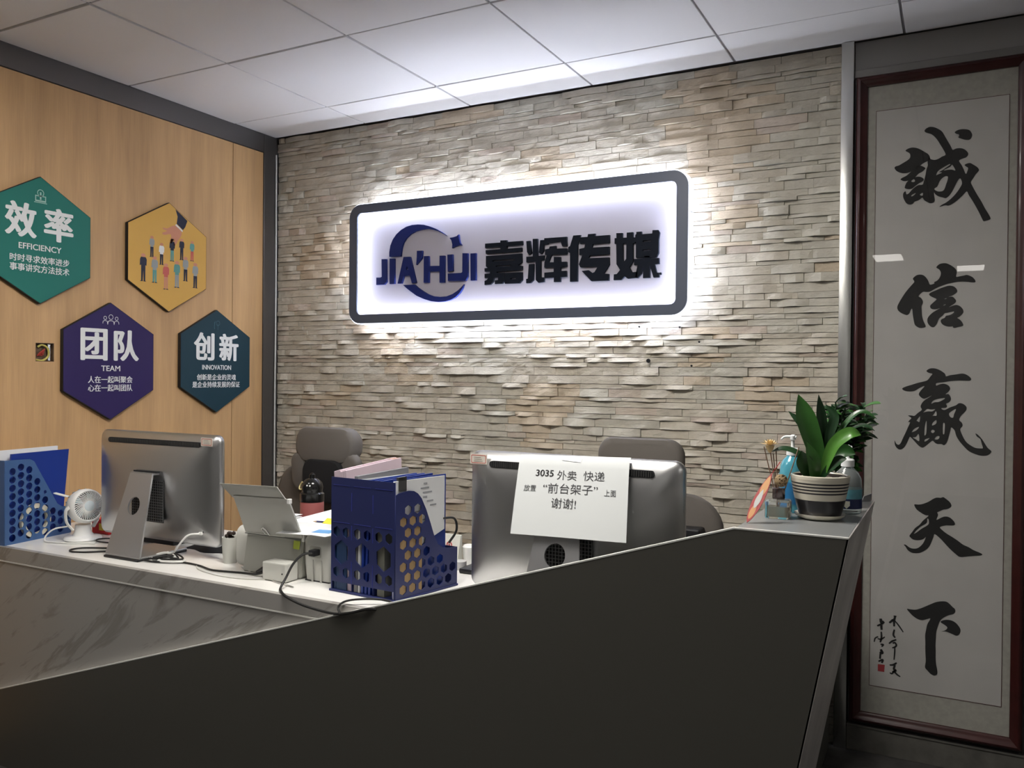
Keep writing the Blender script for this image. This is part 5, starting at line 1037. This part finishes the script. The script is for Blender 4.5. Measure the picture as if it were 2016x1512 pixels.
vv = [[bm.verts.new((-2.36+0.29*i/gx, 2.03+0.20*j/gy+0.012*math.sin(i), 0.752+0.034*math.sin(PI*i/gx)**0.6*math.sin(PI*j/gy)**0.5*(0.8+0.3*rr.random()))) for i in range(gx+1)] for j in range(gy+1)]
for j in range(gy):
    for i in range(gx): bm.faces.new((vv[j][i], vv[j][i+1], vv[j+1][i+1], vv[j+1][i]))
r_ = bmesh.ops.extrude_face_region(bm, geom=list(bm.faces))
for g_ in r_['geom']:
    if isinstance(g_, bmesh.types.BMVert): g_.co.z = 0.7505
solo('cloth_pouch', bm, M_blackm, 'black soft pouch lying under and behind the left computer', 'pouch', smooth=True)
bm = B(); box(bm, (-2.68, 2.04, 0.7505), (-2.42, 2.17, 0.772), 0.004, 2); solo('keyboard', bm, M_black, 'black keyboard lying behind the stand of the left computer', 'keyboard')
# made-up dark block, added to darken the bright sliver past the counter end
bm = B(); box(bm, (-0.95, 2.93, 0.0), (-0.40, 3.27, 0.70), 0.003, 1); lc = solo('dark_filler', bm, M_darkpanel, 'added dark cabinet by the stone wall, glimpsed past the end of the counter', 'filler')
bm = B(); box(bm, (-0.95, 2.915, 0.03), (-0.68, 2.93, 0.68), 0.002, 1); o_ = obj('filler_front', bm, M_darkpanel); o_.data.transform(Matrix.Translation(-lc.location)); o_.parent = lc
# ------------------------------------------------------------------ office chairs
M_tau = mat('taupe_fabric', (0.115, 0.102, 0.090), 0.75, bump=(420, 0.35, 0.001)); M_tau2 = mat('taupe_pad', (0.135, 0.122, 0.110), 0.6)
def cushion(bm, c, w, h, d, r, curve=0.0, tilt=0.0, p=0.55):
    L = []
    for k, (ins, y) in enumerate(((0.02, -0.5), (0.006, -0.42), (0, -0.2), (0, 0.2), (0.006, 0.42), (0.02, 0.5))):
        ring = []
        for a, b_ in rrect(w/2-ins, h/2-ins, r, 7):
            x = a; z_ = b_; yy = y*d+curve*(1-(a/(w/2))**2)
            ring.append(Vector((x, yy, z_)))
        L.append(ring)
    R = Matrix.Rotation(tilt, 3, 'X')
    loft(bm, [[Vector(c)+R @ q for q in ring] for ring in L])
def chair(cx, cy, label, head):
    t = thing('office_chair', label, 'chair', (cx, cy, 0), 'office chairs behind the counter')
    bm = B(); cushion(bm, (cx, cy, 0.735), 0.58, 0.44, 0.05, 0.13, -0.04, -0.06); obj('backrest', bm, M_tau, t, True)
    if head == 1:
        bm = B(); cushion(bm, (cx+0.03, cy-0.04, 1.055), 0.325, 0.152, 0.075, 0.062, -0.02, -0.05); obj('headrest', bm, M_tau2, t, True)
        bm = B(); cushion(bm, (cx-0.105, cy-0.055, 0.935), 0.095, 0.17, 0.05, 0.04, 0, 0.1); obj('neck_wing', bm, M_tau2, t, True)
        bm = B(); cushion(bm, (cx+0.165, cy-0.055, 0.955), 0.095, 0.14, 0.05, 0.04, 0, 0.1); obj('neck_wing', bm, M_tau2, t, True)
        bm = B(); cushion(bm, (cx+0.035, cy-0.075, 0.905), 0.215, 0.185, 0.05, 0.05, 0, 0.05); obj('lumbar_pad', bm, M_blackm, t, True)
    else:
        bm = B(); cushion(bm, (cx+0.0, cy-0.02, 1.045), 0.315, 0.195, 0.05, 0.06, -0.02, -0.05); obj('headrest', bm, M_tau, t, True)
        bm = B(); box(bm, (cx-0.03, cy+0.005, 0.80), (cx+0.03, cy+0.03, 1.0), 0.004, 2); obj('headrest_post', bm, M_black, t)
        bm = B(); box(bm, (cx+0.13, cy-0.10, 0.82), (cx+0.235, cy-0.03, 0.85), 0.006, 2); obj('coat_bar', bm, M_black, t)
    bm = B(); cushion(bm, (cx, cy-0.27, 0.47), 0.50, 0.48, 0.09, 0.12, 0, PI/2); obj('seat', bm, M_tau, t, True)
    bm = B(); box(bm, (cx-0.04, cy-0.02, 0.40), (cx+0.04, cy+0.045, 0.60), 0.01, 2); box(bm, (cx-0.04, cy-0.28, 0.39), (cx+0.04, cy+0.04, 0.42), 0.005, 1); obj('spine', bm, M_black, t)
    for s in (-1, 1):
        bm = B(); tube(bm, [(cx+s*0.20, cy-0.2, 0.41), (cx+s*0.28, cy-0.2, 0.42), (cx+s*0.29, cy-0.2, 0.55), (cx+s*0.29, cy-0.2, 0.64)], 0.014, 8); box(bm, (cx+s*0.29-0.035, cy-0.32, 0.64), (cx+s*0.29+0.035, cy-0.08, 0.665), 0.008, 2); obj('armrest', bm, M_black, t, True)
    bm = B(); lathe(bm, [(0.028, 0.08), (0.028, 0.25), (0.018, 0.25), (0.018, 0.42)], (cx, cy-0.22, 0), 20); obj('column', bm, M_black, t, True)
    for k in range(5):
        a = 2*PI*k/5+0.3; dx, dy = math.cos(a), math.sin(a)
        bm = B(); tube(bm, [(cx+0.02*dx, cy-0.22+0.02*dy, 0.11), (cx+0.28*dx, cy-0.22+0.28*dy, 0.075)], 0.022, 8, 0, 0.013); lg = obj('leg', bm, M_black, t)
        bm = B(); lathe(bm, [(0.027, -0.02), (0.027, 0.02)], (cx+0.28*dx, cy-0.22+0.28*dy, 0.027), 16, Matrix.Rotation(PI/2, 3, 'X')); obj('caster', bm, M_black, lg, True)
    return t
chair(-2.41, 2.86, 'taupe office chair with padded headrest and black neck cushion, behind the scanner', 1)
chair(-0.985, 2.86, 'taupe mesh office chair rising behind the right computer', 2)

# ------------------------------------------------------------------ things on the raised counter end
PC = Vector((-0.262, 1.945, 1.050))
pp = thing('potted_plant', 'broad-leaved green plant in a cream and black striped pot', 'potted plant', PC)
M_cream = mat('glazed_cream', (0.62, 0.58, 0.48), 0.3, coat=0.4); M_pblack = mat('glazed_black', (0.018, 0.017, 0.02), 0.3, coat=0.3)
bm = B(); lathe(bm, [(0.034, 0), (0.044, 0.002), (0.051, 0.007), (0.0535, 0.012), (0.051, 0.012), (0.044, 0.008), (0.01, 0.006)], PC, 40); obj('saucer', bm, M_cream, pp, True)
def pr_(z_): return 0.043+0.018*min(1, z_/0.075)**0.75
zs = [0.0085+0.0017*k for k in range(52)]
bm = B(); rings_ = lathe(bm, [(pr_(z_-0.0085)+(0.0008 if z_ > 0.088 else 0), z_) for z_ in zs]+[(0.0575, 0.0967), (0.055, 0.094), (0.053, 0.082), (0.004, 0.082)], PC, 44)
for f in bm.faces:
    zc_ = f.calc_center_median().z-PC.z; rr_ = (f.calc_center_median()-PC).to_2d().length
    mi = 0
    if zc_ < 0.044: mi = 1
    elif rr_ > 0.056 and any(abs(zc_-q) < 0.0017 for q in (0.0515, 0.0588, 0.0655, 0.0725, 0.0795)): mi = 1
    elif zc_ < 0.094 and (rr_ < 0.0555 and zc_ > 0.08 and abs(zc_-0.085) < 0.0065 and rr_ < pr_(zc_-0.0085)-0.002): mi = 2
    f.material_index = mi
obj('pot', bm, [M_cream, M_pblack, mat('soil', (0.03, 0.022, 0.018), 0.9)], pp, True)
rr = random.Random(5)
for k in range(9):
    a = k*2.4; r_ = 0.016+0.033*((k*0.37) % 1)
    bm = B(); bmesh.ops.create_icosphere(bm, subdivisions=1, radius=0.008, matrix=Matrix.Translation(PC+Vector((r_*math.cos(a), r_*math.sin(a), 0.089))) @ Matrix.Diagonal((1.3, 1, 0.7, 1)))
    for v in bm.verts: v.co += Vector((rr.uniform(-1, 1), rr.uniform(-1, 1), rr.uniform(-1, 1)))*0.001
    obj('pebble', bm, mat('pebble_%d' % k, (0.5+0.1*(k % 3), 0.42+0.12*(k % 3), 0.35+0.12*(k % 3)), 0.5), pp, True)
M_leaf = [mat('leaf_%d' % k, c, 0.38, coat=0.15, var=(25, 0.25)) for k, c in enumerate(((0.022, 0.085, 0.018), (0.045, 0.15, 0.028), (0.085, 0.24, 0.035), (0.012, 0.045, 0.014)))]
def leaf(par, pts, w, m, face=None, tipk=1.0, name='leaf'):
    P = smoothpath(pts, 7); n = len(P); bm = B(); rows = []
    for i, p in enumerate(P):
        s = i/(n-1); t = (P[min(i+1, n-1)]-P[max(i-1, 0)]).normalized()
        fc = Vector(face) if face else Vector((0, -1, 0.2))
        sd = t.cross(fc).normalized(); nn = sd.cross(t).normalized()
        ww = w*(0.25+0.75*math.sin(PI*min(s*1.25+0.12, 1.0)*0.5)**1.2) if s < 0.62 else w*max(0.02, math.cos(PI/2*((s-0.62)/0.38)**1.3*tipk))
        rows.append([p-sd*ww/2+nn*ww*0.16, p-sd*ww/4+nn*ww*0.05, p, p+sd*ww/4+nn*ww*0.05, p+sd*ww/2+nn*ww*0.16])
    vt = [[bm.verts.new(q) for q in r] for r in rows]
    vb = [[bm.verts.new(q-Vector((0, 0, 0.0005))) for q in r] for r in rows]
    for a, b_ in zip(vt, vt[1:]):
        for i in range(4): bm.faces.new((a[i], a[i+1], b_[i+1], b_[i]))
    for a, b_ in zip(vb, vb[1:]):
        for i in range(4): bm.faces.new((a[i+1], a[i], b_[i], b_[i+1]))
    me = bpy.data.meshes.new(name); bm.to_mesh(me); bm.free()
    return finish(name, me, m, par, 'all')
b0 = PC+Vector((0.0, -0.004, 0.083))
LV = [([b0, (-0.268, 1.935, 1.19), (-0.287, 1.925, 1.26), (-0.306, 1.92, 1.322)], 0.043, 1, (0.2, -1, 0.1)),
      ([b0, (-0.258, 1.96, 1.19), (-0.262, 1.955, 1.26), (-0.268, 1.95, 1.322)], 0.024, 3, (0.5, -1, 0)),
      ([b0, (-0.250, 1.95, 1.18), (-0.244, 1.955, 1.235), (-0.236, 1.96, 1.275), (-0.255, 1.965, 1.300)], 0.021, 3, (0, -1, 0)),
      ([b0+Vector((0.004, 0, 0)), (-0.247, 1.93, 1.175), (-0.230, 1.925, 1.215), (-0.200, 1.92, 1.240), (-0.178, 1.925, 1.238)], 0.030, 2, (-0.1, -1, 0.5)),
      ([b0, (-0.285, 1.93, 1.165), (-0.305, 1.925, 1.19), (-0.335, 1.92, 1.200), (-0.361, 1.915, 1.194)], 0.021, 3, (0, -0.5, 1)),
      ([b0, (-0.243, 1.93, 1.160), (-0.222, 1.925, 1.18), (-0.205, 1.92, 1.186)], 0.022, 3, (0, -1, 0.6)),
      ([b0, (-0.275, 1.95, 1.19), (-0.300, 1.955, 1.25), (-0.333, 1.96, 1.283)], 0.018, 3, (0, -1, 0.4)),
      ([b0, (-0.28, 1.925, 1.15), (-0.290, 1.91, 1.175), (-0.295, 1.9, 1.2)], 0.036, 0, (0.2, -1, 0.2)),
      ([b0, (-0.27, 1.925, 1.145), (-0.272, 1.91, 1.18), (-0.286, 1.905, 1.22)], 0.028, 1, (0.5, -1, 0.1)),
      ([b0, (-0.245, 1.95, 1.18), (-0.215, 1.95, 1.20), (-0.19, 1.945, 1.195)], 0.03, 0, (-0.3, -1, 0.2)),
      ([b0, (-0.245, 1.96, 1.2), (-0.21, 1.965, 1.262), (-0.18, 1.965, 1.285), (-0.15, 1.96, 1.272)], 0.016, 0, (0, -0.6, 1)),
      ([b0, (-0.24, 1.96, 1.19), (-0.21, 1.96, 1.24), (-0.178, 1.96, 1.256), (-0.153, 1.955, 1.246)], 0.015, 3, (0, -0.6, 1))]
for pts, w, mi, fc in LV: leaf(pp, pts, w, M_leaf[mi], fc)
# second plant behind: many small dark leaves in its own pot
P2 = Vector((-0.250, 2.165, 1.0505))
p2 = thing('potted_plant', 'bushy small-leaved dark green plant standing behind the striped pot', 'potted plant', P2)
bm = B(); lathe(bm, [(0.036, 0), (0.048, 0.07), (0.046, 0.07), (0.042, 0.06), (0.003, 0.06)], P2, 28); obj('pot', bm, M_pblack, p2, True)
rr = random.Random(21)
stems = []
for k in range(16):
    a = rr.uniform(0, 2*PI); r_ = rr.uniform(0.01, 0.062)
    e = P2+Vector((r_*math.cos(a)+0.008, r_*math.sin(a), rr.uniform(0.13, 0.255)))
    pts = [P2+Vector((0, 0, 0.055)), P2.lerp(e, 0.5)+Vector((0, 0, 0.03)), e]
    bm = B(); tube(bm, pts, 0.0018, 5, 4); obj('stem', bm, M_leaf[3], p2); stems.append(smoothpath(pts, 8))
n_ = 0
for st_ in stems:
    for i in range(3, len(st_)):
        for q in range(2):
            a = rr.uniform(0, 2*PI); d = Vector((math.cos(a), math.sin(a), rr.uniform(-0.2, 0.5))); L_ = rr.uniform(0.026, 0.044)
            p = st_[i]
            leaf(p2, [p, p+d*L_*0.5+Vector((0, 0, 0.003)), p+d*L_], L_*0.42, M_leaf[rr.choice((0, 3, 3, 1))], (0, -0.5, 1)); n_ += 1
# blue sanitiser bottle
def pump(par, c, z0, s=1.0, ang=0.0, long=0.030):
    bm = B(); lathe(bm, [(0.014*s, z0), (0.014*s, z0+0.014*s), (0.011*s, z0+0.017*s)], c, 24); obj('collar', bm, mat('pump_white', (0.80, 0.82, 0.82), 0.35), par, True)
    bm = B(); lathe(bm, [(0.004*s, z0+0.017*s), (0.004*s, z0+0.034*s), (0.0065*s, z0+0.036*s), (0.0065*s, z0+0.044*s), (0.003*s, z0+0.047*s)], c, 16)
    d = Vector((math.cos(ang), math.sin(ang), 0)); p = Vector(c)+Vector((0, 0, z0+0.041*s))
    tube(bm, [p-d*0.008*s, p+d*long*0.6*s+Vector((0, 0, 0.001)), p+d*long*s+Vector((0, 0, -0.006*s))], 0.0045*s, 8, 4, 0.003*s, 0.8); obj('pump', bm, mat('pump_head', (0.80, 0.82, 0.82), 0.35), par, True)
BC = (-0.331, 2.010, 1.0505)
bb = thing('pump_bottle', 'tall light blue hand wash pump bottle left of the plant', 'bottle', BC)
bm = B(); lathe(bm, [(0.026, 0), (0.029, 0.003), (0.029, 0.085), (0.027, 0.105), (0.022, 0.118), (0.014, 0.126), (0.012, 0.130)], BC, 32); obj('body', bm, mat('blue_gel', (0.10, 0.42, 0.55), 0.15, trans=0.25, coat=0.5), bb, True)
bm = B(); lathe(bm, [(0.0294, 0.020), (0.0294, 0.070)], BC, 32, cap=False); obj('label', bm, mat('blue_label', (0.03, 0.20, 0.45), 0.3, var=(30, 0.3)), bb, True)
pump(bb, BC, 0.130, 1.0, PI, 0.026)
# clear sanitiser bottle
CC = (-0.218, 2.060, 1.0505)
cb = thing('pump_bottle', 'clear pump bottle of hand gel with blue label, right of the plant', 'bottle', CC)
bm = B(); lathe(bm, [(0.028, 0), (0.031, 0.003), (0.0315, 0.060), (0.030, 0.078), (0.024, 0.092), (0.014, 0.102), (0.012, 0.106)], CC, 32); obj('body', bm, mat('clear_plastic', (0.86, 0.93, 0.92), 0.06, trans=0.85, ior=1.3), cb, True)
bm = B(); lathe(bm, [(0.0318, 0.012), (0.0318, 0.034)], CC, 32, cap=False); obj('label', bm, mat('navy_label', (0.015, 0.025, 0.09), 0.35), cb, True)
bm = B(); lathe(bm, [(0.0318, 0.0345), (0.0320, 0.056)], CC, 32, cap=False); obj('label_top', bm, mat('cyan_label', (0.12, 0.35, 0.42), 0.35, var=(40, 0.3)), cb, True)
bm = B(); plate(bm, [[(-0.007, 0.0), (0, -0.007), (0.007, 0.0), (0.007, 0.010), (-0.007, 0.010)]], frame((CC[0]+0.002, CC[1]-0.0322, CC[2]+0.02), (1, 0, 0), (0, 0, 1)), 0.0002); obj('shield_emblem', bm, mat('emblem_cream', (0.6, 0.6, 0.5), 0.4), cb)
pump(cb, CC, 0.106, 1.05, PI+0.4, 0.012)
# reed diffuser
DC = Vector((-0.343, 1.908, 1.0505))
rd = thing('reed_diffuser', 'square glass reed diffuser with a dried flower and a rattan ball', 'diffuser', DC)
bm = B(); loft(bm, [[DC+Vector((a, b_, z_)) for a, b_ in rrect(h_, h_, 0.006, 4)] for h_, z_ in ((0.024, 0), (0.0255, 0.003), (0.0255, 0.036), (0.022, 0.040), (0.011, 0.041))]); obj('jar', bm, mat('jar_glass', (0.90, 0.92, 0.90), 0.03, trans=0.92, ior=1.35), rd, True)
bm = B(); loft(bm, [[DC+Vector((a, b_, z_)) for a, b_ in rrect(0.020, 0.020, 0.004, 3)] for z_ in (0.004, 0.026)]); obj('oil', bm, mat('oil', (0.40, 0.40, 0.32), 0.1, trans=0.6, ior=1.33), rd)
bm = B(); lathe(bm, [(0.0125, 0.041), (0.0135, 0.043), (0.0135, 0.064), (0.011, 0.066), (0.006, 0.066)], DC, 28); obj('neck', bm, mat('gunmetal', (0.22, 0.18, 0.18), 0.2, 0.9), rd, True)
top = DC+Vector((0, 0, 0.066))
tips = [(-0.375, 1.905, 1.205), (-0.3625, 1.905, 1.204), (-0.349, 1.905, 1.197), (-0.300, 1.90, 1.208), (-0.356, 1.91, 1.19)]
for tp in tips:
    bm = B(); tube(bm, [DC+Vector((0, 0, 0.02)), tp], 0.0013, 5, 0); obj('reed', bm, mat('reed_brown', (0.24, 0.15, 0.10), 0.7), rd)
FC = Vector((-0.362, 1.903, 1.208))
bm = B()
for ring_, n, L_, tl in ((0, 11, 0.024, 0.25), (1, 9, 0.021, 0.6), (2, 7, 0.016, 1.1)):
    for k in range(n):
        a = 2*PI*k/n+ring_*0.4; d = Vector((math.cos(a)*math.cos(tl), math.sin(a)*math.cos(tl), math.sin(tl))); s_ = Vector((-math.sin(a), math.cos(a), 0))*0.0032
        q = [FC, FC+d*L_*0.6+s_, FC+d*L_, FC+d*L_*0.6-s_]; vs = [bm.verts.new(x) for x in q]; bm.faces.new(vs)
lathe(bm, [(0.002, -0.016), (0.008, -0.006), (0.010, 0.0)], FC, 12)
obj('dried_flower', bm, mat('dried_petal', (0.74, 0.55, 0.28), 0.7), rd)
bm = B(); BCn = Vector((-0.3355, 1.893, 1.1335)); rr = random.Random(2)
bmesh.ops.create_icosphere(bm, subdivisions=2, radius=0.0105, matrix=Matrix.Translation(BCn))
for k in range(15):
    u = Vector((rr.gauss(0, 1), rr.gauss(0, 1), rr.gauss(0, 1))).normalized(); w = u.orthogonal().normalized(); v_ = u.cross(w)
    tube(bm, [BCn+(w*math.cos(2*PI*i/14)+v_*math.sin(2*PI*i/14))*0.0130 for i in range(15)], 0.0012, 5, 2)
obj('rattan_ball', bm, mat('rattan', (0.34, 0.24, 0.13), 0.7), rd, True)
# red and gold paper ornament leaning on the diffuser
on = thing('paper_ornament', 'red and gold leaf-shaped paper ornament leaning at the counter edge', 'ornament', (-0.385, 1.80, 1.0505))
OA = Vector((-0.387, 1.795, 1.0515)); OB = Vector((-0.345, 1.845, 1.155)); od = (OB-OA); OL = od.length
F = frame(OA, Vector((0.8, -0.35, -0.2)), od)
ax_ = F.to_3x3()
yy = od.normalized(); xx = Vector((0.85, -0.30, 0)); xx = (xx-yy*xx.dot(yy)).normalized(); F = frame(OA, xx, yy)
def lf(k, z0=0.0, z1=1.0): 
    n = 14; L_ = []; R_ = []
    for i in range(n+1):
        s = i/n; w_ = 0.0125*math.sin(PI*(s**0.85))**0.8*k
        L_.append((-w_, OL*(z0+(z1-z0)*s))); R_.append((w_, OL*(z0+(z1-z0)*s)))
    return L_[:-1]+R_[::-1][:-1]
bm = B(); plate(bm, [lf(1.0)], F, 0.0006); obj('leaf_shape', bm, mat('dull_red', (0.30, 0.02, 0.02), 0.5), on)
G = F @ Matrix.Translation((0, 0, 0.0009))
bm = B(); plate(bm, [lf(0.62, 0.50, 0.93)], G); plate(bm, [lf(0.5, 0.07, 0.40)], G); obj('gold_patch', bm, mat('gold_print', (0.50, 0.24, 0.08), 0.5), on)
bm = B(); plate(bm, [lf(0.5, 0.28, 0.66)], F @ Matrix.Translation((0, 0, 0.0013))); obj('white_patch', bm, mat('muted_white', (0.45, 0.45, 0.43), 0.6), on)
bm = B(); tube(bm, [OB, OB+Vector((0.008, 0.004, 0.012)), OB+Vector((0.012, 0.02, 0.022))], 0.0008, 5, 4); obj('red_cord', bm, M_red, on)
bm = B(); hexa(bm, [(-0.205, 2.262, 1.0505), (-0.186, 2.282, 1.0505), (-0.188, 2.285, 1.0505), (-0.207, 2.265, 1.0505), (-0.200, 2.262, 1.064), (-0.184, 2.282, 1.070), (-0.186, 2.285, 1.070), (-0.202, 2.265, 1.064)])
solo('card', bm, M_greyf, 'small grey card standing at the back corner of the raised counter end', 'card')
